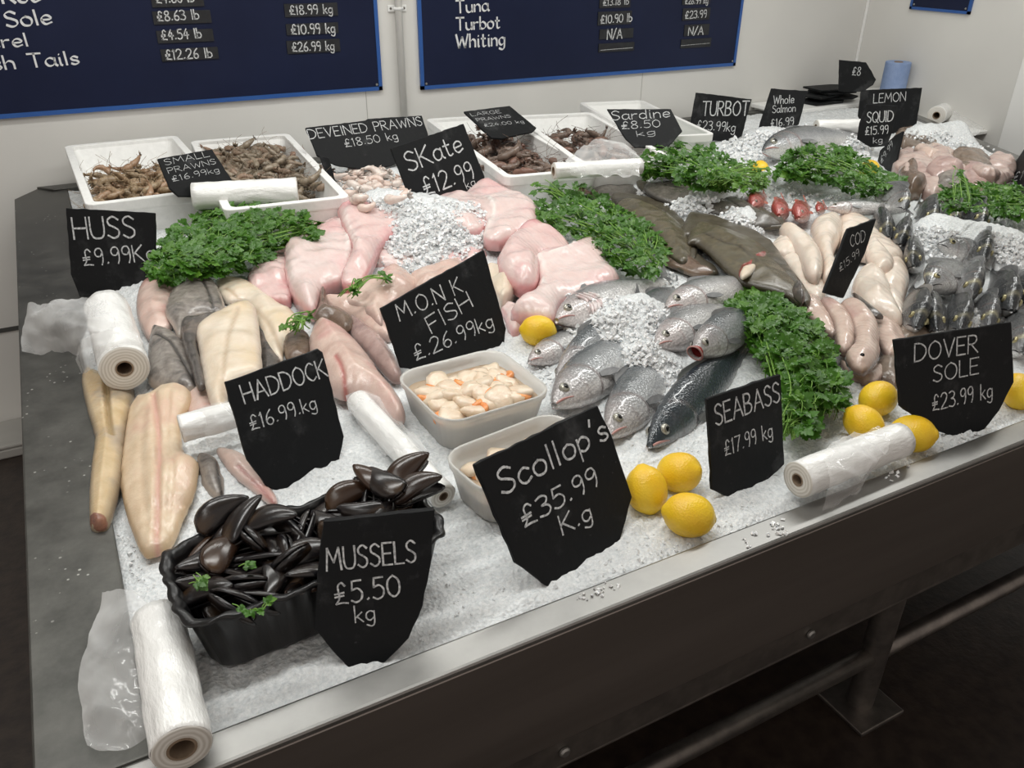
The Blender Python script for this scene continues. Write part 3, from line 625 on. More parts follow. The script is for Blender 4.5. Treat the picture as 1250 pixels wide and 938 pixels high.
def fish(name, label, cat, group, head, tail, kind, m, roll=0, L=None, hz=.0, tz=-.02, fin='fin', openm=False, eyem='eye', bend=.0, band=None, girth=1.0, eye_s=1.0, gillopen=False, base=iceb):
    """head, tail: sightings of the snout and of a point down the body; L: real length"""
    pr = PROF[kind]
    H = hit(*head, hz, base); T = hit(*tail, tz, base); d = (T - H)
    L = L or d.length
    fx = d.normalized(); up = Vector((0, 0, 1)); s = up.cross(fx).normalized(); u = fx.cross(s)
    # local frame: +x snout to tail, y side, z dorsal, rolled about x
    rm = Matrix((fx, s, u)).transposed() @ Matrix.Rotation(math.radians(roll), 3, 'X')
    o = thing(name, label, cat, H, 0, group); o.rotation_euler = rm.to_euler()
    NS, NR = (46, 28); V = []; F = []; dv = []; du = []; gl = []; bd = []
    ts = [0, .006, .015, .028, .042, .058, .075, .092, .11, .125, .14, .155, .17, .182, .194, .204, .212, .219, .226, .233, .241, .25, .262, .28] + [.28 + (.91 - .28) * (k + 1) / 22 for k in range(22)]
    wv = lambda t: bend * L * math.sin(PI * t) 
    for i, t in enumerate(ts):
        a, b_, w = interp(pr, t); a, b_, w = a * girth, b_ * girth, w * girth
        if openm and t < .06: k = 1 - t / .06; a = a * (1 - k) + .030 * k; b_ = b_ * (1 - k) + .044 * k; w = w * (1 - k) + .030 * k
        for k in range(NR):
            th = 2 * PI * k / NR; cz = math.cos(th); sy = math.sin(th)
            z = (a if cz > 0 else b_) * cz; y = w * sy * (1 - .12 * max(0, cz) ** 2)
            # gill cover: raised behind the cheek, dropping at its rear edge
            bz = z / max(a, b_); tb = .236 - .055 * (bz + .12) ** 2; tp = .150 - .03 * (bz + .2) ** 2
            g = 1 + .085 * abs(sy) * sst(tb - .10, tb - .008, t) * (1 - sst(tb - .004, tb + .012, t)) + .035 * abs(sy) * sst(tp - .03, tp, t) * (1 - sst(tp, tp + .01, t))
            sh = -.55 * z * (1 - t / .06) if openm and t < .06 else 0
            V.append(Vector(((t + sh) * L, (y * g) * L + wv(t), z * L * (1 if abs(sy) < .2 else g))))
            dv.append((cz * .5 + .5)); du.append(t)
            gl.append(max(0, 1 - abs(t - tb - .008) / .016) * (.75 if abs(sy) > .35 else .15) + .35 * max(0, 1 - abs(t - tp - .006) / .010) * (1 if abs(sy) > .4 else 0))
            bd.append(max(0, 1 - abs(t - .095 - .05 * max(0, .8 - cz)) / .022) * (1 if cz > .25 else 0) if band else 0)
    n = len(ts)
    F = [(i * NR + k, (i + 1) * NR + k, (i + 1) * NR + (k + 1) % NR, i * NR + (k + 1) % NR) for i in range(n - 1) for k in range(NR)]
    F.append(tuple((n - 1) * NR + k for k in range(NR)))
    if not openm: F.append(tuple(range(NR))[::-1])
    mk('body', V, F, M[m], o, None, True, {'dv': dv, 'du': du, 'gl': gl, 'band': bd})
    # tail fin
    tf = [(.895, .026), (.93, .05), (1.0, .098), (1.005, .09), (.972, .03), (.962, 0), (.972, -.03), (1.005, -.09), (1.0, -.098), (.93, -.05), (.895, -.026)]
    def blade(nm, pts, th=.0016, y0=0, par=o, mm=fin, Mx=None):
        mb = MB(); k = len(pts); A = [Vector((x * L, y0 - th / 2, z * L)) for x, z in pts]; B = [Vector((x * L, y0 + th / 2, z * L)) for x, z in pts]
        Vv = A + B
        if Mx is not None: Vv = [Mx @ v for v in Vv]
        mb.add(Vv, [tuple(range(k)), tuple(range(k, 2 * k))[::-1]] + [(i, k + i, k + (i + 1) % k, (i + 1) % k) for i in range(k)])
        return mb.build(nm, M[mm], par)
    blade('tail_fin', tf, y0=wv(.93))
    top = lambda t: interp(pr, t)[0] * girth
    ds = [.30, .33, .37, .42, .47, .52, .56, .60]; hh = [.0, .016, .022, .018, .014, .012, .010, 0]
    if kind == 'bream': ds = [.27, .30, .36, .44, .52, .60, .68, .74]; hh = [0, .03, .036, .034, .03, .028, .024, 0]
    blade('dorsal_fin', [(t, top(t) + h_) for t, h_ in zip(ds, hh)] + [(t, top(t) - .012) for t in ds[::-1]], y0=wv(.45))
    for sgn in (-1, 1):
        w = interp(pr, .27)[2] * girth * L
        Mx = Matrix.Translation((.252 * L, sgn * (w * .98) + wv(.25), -.03 * L)) @ Matrix.Rotation(sgn * .16, 4, 'Z') @ Matrix.Rotation(.35, 4, 'Y')
        pf = [(0, .010), (.04, .020), (.08, .018), (.105, .002), (.08, -.010), (.04, -.013), (0, -.008)]
        blade('pectoral_fin', pf, .0012, 0, Mx=Mx)
        # eye
        te = .078 if kind != 'bream' else .105; a, b_, w = interp(pr, te); ez = .36 * a; er = (.0205 if kind == 'bass' else .027) * L * eye_s * girth
        ey = w * L * girth * math.sqrt(max(.1, 1 - .36 ** 2)) * .99
        mb = MB(); Me = Matrix.Translation((te * L, sgn * ey, ez * L * girth)) @ Matrix.Rotation(-sgn * PI / 2, 4, 'X') @ Matrix.Rotation(sgn * .0, 4, 'Y')
        mb.lathe([(er, -er * .4), (er * 1.0, .0), (er * .82, er * .26), (er * .45, er * .36), (0, er * .38)], 20, Me); e = mb.build('eye', M[eyem], o, smooth=True)
        mb = MB(); mb.lathe([(er * .60, er * .22), (er * .5, er * .40), (er * .25, er * .46), (0, er * .48)], 16, Me); mb.build('pupil', M['pupil'], e, smooth=True)
    # mouth line
    if openm:
        mb = MB(); P_ = []
        for t, k in ((.0, 1.0), (.03, .92), (.06, .7), (.075, .3), (.078, .02)):
            for j in range(20):
                th = 2 * PI * j / 20; zz = (.030 if math.cos(th) > 0 else .044) * k * math.cos(th); P_.append(Vector(((t - .55 * zz * max(0, 1 - t / .06)) * L, .030 * L * k * math.sin(th) * girth, (.030 if math.cos(th) > 0 else .044) * L * k * math.cos(th) * girth)))
        mb.add(P_, [(i * 20 + k, i * 20 + (k + 1) % 20, (i + 1) * 20 + (k + 1) % 20, (i + 1) * 20 + k) for i in range(4) for k in range(20)]); mb.build('open_mouth', M['mouthred'], o, smooth=True)
        mb = MB(); ring = [Vector((0.002 * L - .55 * L * (.031 if math.cos(2 * PI * j / 24) > 0 else .045) * math.cos(2 * PI * j / 24), .031 * L * math.sin(2 * PI * j / 24) * girth, (.031 if math.cos(2 * PI * j / 24) > 0 else .045) * L * math.cos(2 * PI * j / 24) * girth)) for j in range(25)]
        mb.tube(ring, .0042 * L, 8, cap=False); mb.build('lip', M['lip'], o, smooth=True)
    else:
        for sgn in (-1, 1):
            pts = []
            for k in range(9):
                t = .003 + .072 * k / 8; a, b_, w = interp(pr, t); zz = -.10 - .42 * (k / 8) ** 1.3
                pts.append(Vector((t * L, sgn * w * L * girth * math.sqrt(1 - zz * zz) * 1.005, zz * b_ * L * girth)))
            mb = MB(); mb.tube(pts, [L * (.0022 + .0026 * math.sin(PI * min(1, k / 8 + .15))) for k in range(9)], 6); mb.build('mouth', M['lip'] if kind != 'bream' else M['pupil'], o, smooth=True)
    if gillopen:
        for k in range(6):
            mb = MB(); pts = []
            for j in range(8):
                q = j / 7; zz = .055 - .12 * q; pts.append(Vector(((.15 + .016 * k + .035 * math.sin(PI * q)) * L, gillopen * (.062 + .006 * (k % 2)) * L, zz * L * (1 - .04 * k))))
            mb.tube(pts, [.004 * L + .006 * L * math.sin(PI * j / 7) for j in range(8)], 7); mb.build('gill_flap', M['gillwhite'], o, smooth=True)
    return o
# ---------------------------------------------------------------- parsley
PARS = []
def leaf_shape():
    L0 = [(0, 0), (.10, .06), (.30, .16), (.24, .26), (.44, .34), (.36, .44), (.46, .56), (.30, .58), (.30, .74), (.18, .74), (.14, .90), (0, 1.0)]
    return L0 + [(-x, y) for x, y in L0[-2:0:-1]]
def parsley(label, poly, hgt, root_px, ncl=150,  dz=.0, tone=.45, size=.021, group='parsley bunches', spread=.5, name='parsley_bunch', f=ice, nst=26, root_h=.02):
    PARS.append(poly); A = np.array(poly, float); B = np.roll(A, -1, 0); x0, y0 = A.min(0); x1, y1 = A.max(0)
    rp = hit(*root_px, dz + root_h, f); c = hit((x0 + x1) / 2, (y0 + y1) / 2, dz, f)
    o = thing(name, label, 'parsley', c, 0, group); mb = MB(); ms = MB(); tn = []
    LS = leaf_shape(); dmax = max(pdist(random.uniform(x0, x1), random.uniform(y0, y1), A, B) for _ in range(60)) or 1
    done = 0; tries = 0; tips = []
    while done < ncl and tries < ncl * 40:
        tries += 1; px, py = random.uniform(x0, x1), random.uniform(y0, y1)
        if not inpoly(px, py, poly): continue
        d = pdist(px, py, A, B); k = min(1, d / (dmax * .75))
        lay = random.random() ** .8
        h = dz + .004 + hgt * math.sqrt(1 - (1 - k) ** 2) * (.25 + .75 * lay)
        p = hit(px, py, h, f); tips.append(p); done += 1
        out = (p - rp); out.z *= .4; out.normalize()
        tv = min(1, max(0, tone + random.gauss(0, .24)))
        s = size * random.uniform(.75, 1.25)
        up = (Vector((0, -.25, 1)) + Vector((random.gauss(0, .45), random.gauss(0, .45), 0))).normalized()
        dr = out + Vector((random.gauss(0, .6), random.gauss(0, .6), random.gauss(.05, .3))); dr = (dr - up * dr.dot(up)).normalized(); sd = up.cross(dr)
        ms.tube([p - dr * s * .9 - up * s * .35, p - dr * s * .3, p], .0007, 4, cap=False)
        for ang, off, sc in ((0, .12, 1.0), (.95, 0, .82), (-.95, 0, .82)):
            ca, sa = math.cos(ang), math.sin(ang); fd = dr * ca + sd * sa; ss = sd * ca - dr * sa; q = p + fd * s * off; cup = random.uniform(-.12, .30); cv = random.uniform(-.35, .1)
            V = [q + fd * (y * s * sc) + ss * (x * s * sc) + up * (abs(x) * cup + cv * y * y + .06 * math.sin(9 * y + 5 * x)) * s for x, y in LS]
            n = len(V); V.append(q + fd * (.45 * s * sc) + up * (cv * .2 - .03) * s)
            mb.add(V, [(i, (i + 1) % n, n) for i in range(n)]); tn += [tv] * (n + 1)
    for p in random.sample(tips, min(nst, len(tips))):
        a = rp + Vector((random.gauss(0, .012), random.gauss(0, .012), random.gauss(0, .006))); m_ = a.lerp(p, .55) + Vector((random.gauss(0, .006), random.gauss(0, .006), .012))
        ms.tube(catmull([a, m_, p], 4), .0013, 5)
    mk('leaves', mb.V, mb.F, M['leaf'], o, c, True, {'tone': tn}); ms.build('stems', M['stem'], o, c, smooth=True)
    return o
# ---------------------------------------------------------------- bag rolls
def bag_roll(label, near, far, r, dz=.0, core=.38, z=None, L=None, group='rolls of clear bags', name='bag_roll', m='roll', wob=.0012, f=iceb):
    a = hit(*near, dz + r, f) if z is None else on_z(*near, z + r)
    b_ = hit(*far, dz + r, f) if z is None else on_z(*far, z + r)
    d = (b_ - a); Ln = L or d.length; o = thing(name, label, 'roll of bags', a, 0, group)
    o.rotation_euler = d.to_track_quat('Z', 'Y').to_euler()
    mb = MB(); pr = [(r * .97, 0)] + [(r * (1 + random.uniform(-1, 1) * .012), Ln * k / 20) for k in range(21)] + [(r * .97, Ln)]
    mb.lathe(pr, 40)
    for i, v in enumerate(mb.V):
        q = noise.noise(Vector((math.atan2(v.y, v.x) * 2.2, v.z * 26, a.x * 9))); k = 1 + wob / r * q * 1.6; v.x *= k; v.y *= k
    mb.build('bag_wrap', M[m], o, smooth=True)
    for z0, dr in ((0, -1), (Ln, 1)):
        mb = MB(); mb.lathe([(r * .985, z0), (r * .95, z0 + dr * .0012), (r * .8, z0 + dr * .0006), (r * .72, z0 + dr * .0016), (r * .56, z0 + dr * .0008), (r * core, z0 + dr * .001)], 40); mb.build('layered_end', M['rollend'], o, smooth=True)
    mb = MB(); mb.lathe([(r * core, -.0016), (r * core, Ln + .0016), (r * core * .82, Ln + .0016), (r * core * .82, -.0016), (r * core, -.0016)], 24); mb.build('cardboard_core', M['core'], o, smooth=False)
    return o
def film(root, ctrl, dz=.0, name='loose_bag', m='film', amp=.004, f=iceb, sub=9, th=.0012, label='loose crumpled clear bag'):
    """crumpled sheet from a grid of (px, py, height above ice)"""
    P = [[hit(x, y, h + dz, f) if len(c) < 4 else on_z(x, y, c[3]) for c in row for x, y, h in [c[:3]]] for row in ctrl]
    rows = [catmull(r_, sub) for r_ in P]; cols = list(zip(*rows)); cols = [catmull(c, sub) for c in cols]; rows = list(zip(*cols))
    V = []; nr, nc = len(rows), len(rows[0]); sd = random.uniform(0, 99)
    for i, r_ in enumerate(rows):
        for j, p in enumerate(r_):
            p = Vector(p); q = p * 30 + Vector((sd, 0, 0)); a = amp * 1.5 * (.5 - abs(noise.noise(Vector((q.x * .9 + q.y * .5, q.y * .35 - q.x * .2, q.z * .5 + sd)))) * 2.6) + amp * .5 * (.4 - abs(noise.noise(q * 2.1)) * 1.8); V.append(p + Vector((noise.noise(q + Vector((9, 9, 9))) * amp * .8, noise.noise(q + Vector((5, 1, 3))) * amp * .8, a)))
    F = [(i * nc + j, i * nc + j + 1, (i + 1) * nc + j + 1, (i + 1) * nc + j) for i in range(nr - 1) for j in range(nc - 1)]
    inv = root.matrix_basis.inverted()
    o = mk(name, [inv @ v for v in V], F, M[m], root, None, True, None, label)
    return o
# ---------------------------------------------------------------- foam boxes
def fbox(label, bl, br, fl, zr, h, depth=None, wall=.022, m='styro', taper=.9, name='foam_box', width=None, yaw=None):
    a, b_, c = on_z(*bl, zr), on_z(*br, zr), on_z(*fl, zr)
    ex = (b_ - a); w = width or ex.length; ex.normalize(); ex = ex if yaw is None else Vector((math.cos(math.radians(yaw)), math.sin(math.radians(yaw)), 0)); ey = Vector((0, 0, 1)).cross(ex); dp = depth or -(c - a).dot(ey)
    ctr = a + ex * w / 2 - ey * dp / 2; o = thing(name, label, 'box', (ctr.x, ctr.y, zr - h), math.atan2(ex.y, ex.x), 'white fish boxes')
    def ringv(wx, dy, z, rr):
        out = []
        for sx, sy, a0 in ((1, -1, -90), (1, 1, 0), (-1, 1, 90), (-1, -1, 180)):
            for k in range(5):
                t = math.radians(a0 + 22.5 * k); out.append((sx * (wx / 2 - rr) + rr * math.cos(t), sy * (dy / 2 - rr) + rr * math.sin(t), z))
        return out
    R_ = [ringv(w * taper, dp * (taper + .04), 0, .02), ringv(w - .006, dp - .006, h - .03, .025), ringv(w, dp, h - .026, .025), ringv(w, dp, h, .025), ringv(w - 2 * wall, dp - 2 * wall, h, .02), ringv(w - 2 * wall, dp - 2 * wall, h - .012, .02), ringv(w * taper - 2 * wall, dp * taper - 2 * wall, .025, .02)]
    V = sum(R_, []); n = 20; F = [tuple(range(n))[::-1]]
    for i in range(len(R_) - 1): F += [(i * n + k, i * n + (k + 1) % n, (i + 1) * n + (k + 1) % n, (i + 1) * n + k) for k in range(n)]
    F.append(tuple((len(R_) - 1) * n + k for k in range(n)))
    q = mk('box_shell', V, F, M[m], o, None, False); bv = q.modifiers.new('bevel', 'BEVEL'); bv.width = .003; bv.segments = 2; bv.limit_method = 'ANGLE'; bv.angle_limit = .5
    return o, w, dp
BOX = {}
BOX['A'] = fbox('white foam box of small prawns at the left end of the back row', (78, 178), (213, 163), (95, 252), .985, .125, yaw=1)
BOX['B'] = fbox('white foam box of grey prawns just right of the SMALL PRAWNS sign', (232, 172), (345, 158), (400, 250), .985, .125, depth=.84, yaw=-4)
BOX['C'] = fbox('white foam box of dark prawns under the LARGE PRAWNS sign', (519, 145), (608, 138), (585, 222), .985, .125, depth=.88, yaw=-8)
BOX['D'] = fbox('white foam box of brown prawns beside the clear bag roll', (626, 141), (712, 133), (668, 216), .99, .13, depth=.80, yaw=-13)
BOX['E'] = fbox('white plastic fish box behind the SARDINE sign', (706, 125), (796, 118), (760, 190), 1.0, .14, depth=.66, yaw=-14, width=.275, m='whiteplastic', name='fish_box', wall=.016)
# ---------------------------------------------------------------- prawns
def prawn_mesh(name, m, bendk=1.0, tail=True, head=True):
    mb = MB(); n = 16; P = []; rr = []
    for i in range(n):
        t = i / (n - 1); ang = -.3 + 2.1 * bendk * t ** 1.4; x = 0; 
        P.append(ang)
    pts = [Vector((0, 0, 0))]; st = .078 / (n - 1)
    for i in range(1, n): pts.append(pts[-1] + Vector((math.cos(P[i]) * st, math.sin(P[i]) * st, 0)))
    for i in range(n):
        t = i / (n - 1); r = (.0035 + .0075 * math.sin(PI * min(1, t * 1.7 + .12)) if t < .45 else .0105 * (1 - (t - .45) / .55 * .72)); r *= 1 + (.10 if i % 2 and t > .35 else 0); rr.append(r)
    if not head: pts, rr = pts[5:], [min(.0095, r) for r in rr[5:]]; rr[0] *= .7
    mb.tube(pts, rr, 9)
    d = (pts[-1] - pts[-2]).normalized(); s = Vector((-d.y, d.x, 0)); e = pts[-1]
    for a in (-.5, 0, .5):
        q = d * math.cos(a) + Vector((0, 0, 1)) * math.sin(a); w = Vector((0, 0, 1)) * math.cos(a) - d * math.sin(a)
        mb.add([e, e + q * .008 + w * .004, e + q * .016 + w * .002, e + q * .017, e + q * .008 - w * .004, e + q * .008 + s * .0015], [(0, 1, 5), (1, 2, 5), (2, 3, 5), (3, 4, 5), (4, 0, 5), (4, 3, 2, 1, 0)])
    if head:
        h0 = pts[0]
        mb.tube([h0, h0 + Vector((-.012, -.001, 0)), h0 + Vector((-.024, .004, 0))], [.002, .0012, .0003], 5)
        for sg in (-1, 1):
            mb.tube(catmull([h0, h0 + Vector((-.02, .012, .006 * sg)), h0 + Vector((-.035, .045, .02 * sg)), h0 + Vector((-.02, .075, .03 * sg))], 4), .0005, 4)
        for k in range(4):
            p = pts[3 + k]; mb.tube([p, p + Vector((-.004, .014, .004)), p + Vector((-.012, .019, .003))], [.0012, .0009, .0004], 4)
    me = bpy.data.meshes.new(name); me.from_pydata([tuple(v) for v in mb.V], [], mb.F); me.materials.append(m); me.polygons.foreach_set('use_smooth', [True] * len(me.polygons)); return me
def shell_mat(name, c1, c2, c3, rough=.25, trans=0):
    t = NT(name); oi = t.n('ShaderNodeObjectInfo'); nz = t.noise(70, 3)
    c = t.ramp(nz, [(.35, c1), (.62, c2)]); c = t.mix(t.ramp(oi.outputs['Random'], [(.35, (0, 0, 0)), (.9, (.75, .75, .75))]), c, c3)
    t.col(c); t.set(Roughness=rough, Transmission_Weight=trans); t.b.inputs['Subsurface Weight'].default_value = .1; t.b.inputs['Subsurface Radius'].default_value = (.006, .004, .003); M[name] = t.m; return t.m
shell_mat('small prawn shell', (.20, .135, .075), (.36, .27, .17), (.34, .20, .12))
shell_mat('grey prawn shell', (.16, .125, .085), (.30, .245, .18), (.32, .18, .12))
shell_mat('large prawn shell', (.10, .068, .052), (.20, .145, .115), (.22, .105, .075))
shell_mat('peeled prawn flesh', (.68, .56, .50), (.82, .74, .68), (.74, .56, .48), .25)
PR = {}
for k, mm in (('small', 'small prawn shell'), ('grey', 'grey prawn shell'), ('large', 'large prawn shell')):
    PR[k] = [prawn_mesh(k + '_prawn', M[mm], bk) for bk in (.5, .9, 1.4)]
PR['peeled'] = [prawn_mesh('peeled_prawn', M['peeled prawn flesh'], bk, head=False) for bk in (1.5, 2.0, 2.4)]
def scatter_pile(kind, cat, label, group, n, place, sc=1.0, name='prawn', lie=.28):
    pos = []
    for i in range(n):
        best = None
        for _ in range(14):
            p = place(); dm = min([(p - q).length for q in pos] or [9])
            if best is None or dm > best[0]: best = (dm, p)
        p = best[1]; pos.append(p)
        o = bpy.data.objects.new(name, random.choice(PR[kind])); link(o); o.location = p
        o.rotation_euler = (random.gauss(0, lie), random.gauss(0, lie), random.uniform(0, 6.28)); k = sc * random.uniform(.85, 1.15); o.scale = (k, k, k)
        tag(o, label, cat, group)
def in_box(key, u0, u1, v0, v1, z0, z1, slope=0):
    o, w, dp = BOX[key]; ca, sa = math.cos(o.rotation_euler.z), math.sin(o.rotation_euler.z)
    def f():
        u = random.uniform(u0, u1); v = random.uniform(v0, v1); x = u * w / 2 * .82; y = v * dp / 2 * .86
        return Vector((o.location.x + x * ca - y * sa, o.location.y + x * sa + y * ca, o.location.z + z0 + (z1 - z0) * (1 - .5 * (u * u + v * v)) + random.uniform(-.012, .008) + slope * v))
    return f
scatter_pile('small', 'prawn', 'small brown prawn heaped in the leftmost white foam box', 'prawns in the leftmost foam box', 72, in_box('A', -.95, .95, -.98, .25, .06, .105, -.012), .95)
scatter_pile('grey', 'prawn', 'grey prawn heaped in the foam box behind the parsley', 'prawns in the second foam box', 72, in_box('B', -.95, .95, -.55, .98, .07, .115, .01), .95)
scatter_pile('large', 'prawn', 'dark large prawn in the box under the LARGE PRAWNS sign', 'dark prawns in the middle foam box', 54, in_box('C', -.95, .95, -.98, .6, .06, .10, -.008), 1.25)
scatter_pile('large', 'prawn', 'brown prawn lying in the foam box left of the sardine sign', 'brown prawns beside the bag roll', 36, in_box('D', -.95, .95, -.6, .7, .06, .10), 1.15)
PZ = [(410, 206), (470, 206), (486, 214), (492, 240), (470, 246), (425, 240), (408, 225)]
def inp(poly, z0, z1, f=ice):
    xs_, ys_ = [p[0] for p in poly], [p[1] for p in poly]
    def g():
        while 1:
            a, b_ = random.uniform(min(xs_), max(xs_)), random.uniform(min(ys_), max(ys_))
            if inpoly(a, b_, poly): return hit(a, b_, random.uniform(z0, z1), f)
    return g
scatter_pile('peeled', 'prawn', 'pale peeled prawn heaped on ice under the DEVEINED PRAWNS sign', 'peeled prawns on the ice', 58, inp(PZ, .004, .026), 1.3, lie=.2)
# the lower layers of the prawn heaps, beyond the 300 counted ones
mb = MB(); mats = {}
V = []; F = []; mi = []
for kind, place, n, mm in (('small', in_box('A', -.95, .95, -.98, .25, .035, .085, -.012), 110, 0), ('grey', in_box('B', -.95, .95, -.55, .98, .04, .09, .01), 120, 1), ('large', in_box('C', -.95, .95, -.98, .6, .03, .075, -.008), 60, 2), ('large', in_box('D', -.95, .95, -.6, .7, .03, .075), 40, 2)):
    for _ in range(n):
        me = random.choice(PR[kind]); X = Matrix.Translation(place()) @ Matrix.Rotation(random.uniform(0, 6.28), 4, 'Z') @ Matrix.Rotation(random.gauss(0, .45), 4, 'X') @ Matrix.Rotation(random.gauss(0, .4), 4, 'Y'); k0 = len(V)
        V += [X @ v.co for v in me.vertices]; F += [tuple(i + k0 for i in p.vertices) for p in me.polygons]; mi += [mm] * len(me.polygons)
q = mk('prawn_heap', V, F, M['small prawn shell']); q.data.materials.append(M['grey prawn shell']); q.data.materials.append(M['large prawn shell']); q.data.polygons.foreach_set('material_index', mi)
tag(q, 'lower layers of prawns filling the white foam boxes', 'prawns', kind='stuff')
# ---------------------------------------------------------------- counter rolls, tubs, trays
def rrect(w, d, r, z, n=6, wob=None):
    out = []
    for sx, sy, a0 in ((1, -1, -90), (1, 1, 0), (-1, 1, 90), (-1, -1, 180)):
        for k in range(n):
            t = math.radians(a0 + 90 * k / (n - 1)); out.append(Vector((sx * (w / 2 - r) + r * math.cos(t), sy * (d / 2 - r) + r * math.sin(t), z)))
    return out
def loft(rings, cap0=True, cap1=False):
    V = sum(rings, []); n = len(rings[0]); F = []
    if cap0: F.append(tuple(range(n))[::-1])
    for i in range(len(rings) - 1): F += [(i * n + k, i * n + (k + 1) % n, (i + 1) * n + (k + 1) % n, (i + 1) * n + k) for k in range(n)]
    if cap1: F.append(tuple((len(rings) - 1) * n + k for k in range(n)))
    return V, F
flesh('scallop meat', (.72, .56, .40), (.84, .72, .58), (.64, .46, .30), rough=.22, scale=34, bscale=90)
flesh('scallop roe', (.74, .22, .05), (.84, .36, .12), rough=.25, scale=40)
def tub(label, cor, zr, h, n, fill, seed):
    a, b_, c, d = [on_z(*p, zr) for p in cor]  # left-back, right-back, right-front, left-front
    ctr = (a + b_ + c + d) / 4; ex = ((b_ - a) + (c - d)).normalized(); w = ((b_ - a).length + (c - d).length) / 2; dp = ((a - d).length + (b_ - c).length) / 2
    ang = math.atan2(ex.y, ex.x); o = thing('plastic_tub', label, 'tub', (ctr.x, ctr.y, zr - h), ang, 'scallop tubs')
    R_ = [rrect(w * .80, dp * .76, .03, 0), rrect(w * .86, dp * .83, .034, .006), rrect(w * .955, dp * .945, .036, h - .014), rrect(w * .985, dp * .98, .038, h - .012), rrect(w, dp, .04, h - .002), rrect(w * .99, dp * .985, .04, h), rrect(w * .955, dp * .94, .036, h - .002), rrect(w * .94, dp * .925, .035, h - .016), rrect(w * .84, dp * .80, .032, .009), rrect(w * .5, dp * .5, .02, .008)]
    V, F = loft(R_, True, True); mk('tub_shell', V, F, M['tub'], o)
    V, F = loft([rrect(w * .85, dp * .82, .03, .012), rrect(w * .90, dp * .875, .033, fill)], True, True); mk('liquor', V, F, M['liquor'], o, None, False)
    rnd = random.Random(seed); pos = []
    ca, sa = math.cos(ang), math.sin(ang)
    for i in range(n):
        best = None
        for _ in range(30):
            u, v = rnd.uniform(-.66, .66), rnd.uniform(-.58, .58); q = (u * w / 2, v * dp / 2); dm = min([math.hypot(q[0] - s[0], q[1] - s[1]) for s in pos] or [9])
            if best is None or dm > best[0]: best = (dm, q)
        q = best[1]; pos.append(q); x, y = ctr.x + q[0] * ca - q[1] * sa, ctr.y + q[0] * sa + q[1] * ca
        s = thing('scallop', 'shelled scallop in the ' + label.split(' of ')[0].replace('clear ', ''), 'scallop', (x, y, zr - h + fill + .002 + rnd.uniform(-.004, .006)), rnd.uniform(0, 6.28), 'scallops in the ' + ('full' if 'full' in label else 'half hidden') + ' tub')
        r = rnd.uniform(.019, .028); hh = rnd.uniform(.008, .012); mb = MB(); mb.lathe([(0, -hh), (r * .7, -hh), (r * .98, -hh * .5), (r, 0), (r * .93, hh * .6), (r * .6, hh), (0, hh * 1.08)], 22)
        el = rnd.uniform(.8, 1.1); tx, ty = rnd.uniform(-.35, .35), rnd.uniform(-.35, .35)
        for v in mb.V:
            k = 1 + .26 * noise.noise(v * 60 + Vector((i * 3, seed, 0))); v.x *= k * el; v.y *= k; v.z = v.z * k + tx * v.x + ty * v.y
        mb.build('white_muscle', M['scallop meat'], s, smooth=True)
        if rnd.random() < .62:
            mb = MB(); a0 = rnd.uniform(-.5, .5); pts = [Vector((r * .85 * math.cos(a0 + t_), r * .95 * math.sin(a0 + t_), .004 - .002 * t_)) * 1.08 for t_ in (0, .45, .9, 1.35, 1.7)]
            mb.tube(catmull(pts, 3), [.001 + .0065 * math.sin(PI * min(1, .12 + k / 13)) for k in range(13)], 9); mb.build('orange_roe', M['scallop roe'], s, smooth=True)
tub('full plastic tub of shelled scallops below the MONK FISH sign', [(487, 455), (614, 420), (671, 482), (533, 520)], .925, .075, 28, .052, 3)
tub("half hidden plastic tub of scallops behind the SCOLLOP'S sign", [(540, 550), (684, 499), (734, 545), (590, 612)], .915, .075, 20, .040, 5)
# mussel tray
zr = .938; a, b_, c, d = [on_z(*p, zr) for p in ((192, 668), (500, 572), (548, 655), (215, 775))]
ctr = (a + b_ + c + d) / 4; ex = ((b_ - a) + (c - d)).normalized(); w = ((b_ - a).length + (c - d).length) / 2; dp = ((a - d).length + (b_ - c).length) / 2; ang = math.atan2(ex.y, ex.x); h = .095
o = thing('black_tray', 'black fluted plastic tray heaped with mussels', 'tray', (ctr.x, ctr.y, zr - h), ang)
def flute(w_, d_, r, z, amp, n=200, zam=0):
    base = rrect(w_, d_, r, z, 8); L_ = [0]
    for i in range(len(base)): L_.append(L_[-1] + (base[(i + 1) % len(base)] - base[i]).length)
    tot = L_[-1]; out = []; nw = 34
    for k in range(n):
        s = tot * k / n; i = max(j for j in range(len(base)) if L_[j] <= s); t = (s - L_[i]) / max(1e-9, L_[i + 1] - L_[i]); p = base[i].lerp(base[(i + 1) % len(base)], t); q = base[(i + 1) % len(base)] - base[i]
        nn = Vector((q.y, -q.x, 0)).normalized(); ph = 2 * PI * nw * k / n; p = p + nn * amp * math.sin(ph); p.z += zam * math.sin(2 * PI * 17 * k / n); out.append(p)
    return out
R_ = [flute(w * .80, dp * .76, .025, 0, .0), flute(w * .84, dp * .80, .03, .005, .0012), flute(w * .93, dp * .90, .034, h - .012, .0022), flute(w * .95, dp * .93, .036, h - .006, .001, zam=.002), flute(w, dp, .04, h - .006, .0015, zam=.003), flute(w * 1.0, dp * 1.0, .04, h - .002, .0015, zam=.003), flute(w * .945, dp * .92, .036, h - .001, .001, zam=.002), flute(w * .915, dp * .885, .033, h - .012, .0018), flute(w * .83, dp * .78, .03, .01, .001)]
V, F = loft(R_, True, True); mk('tray_shell', V, F, M['blackplastic'], o)
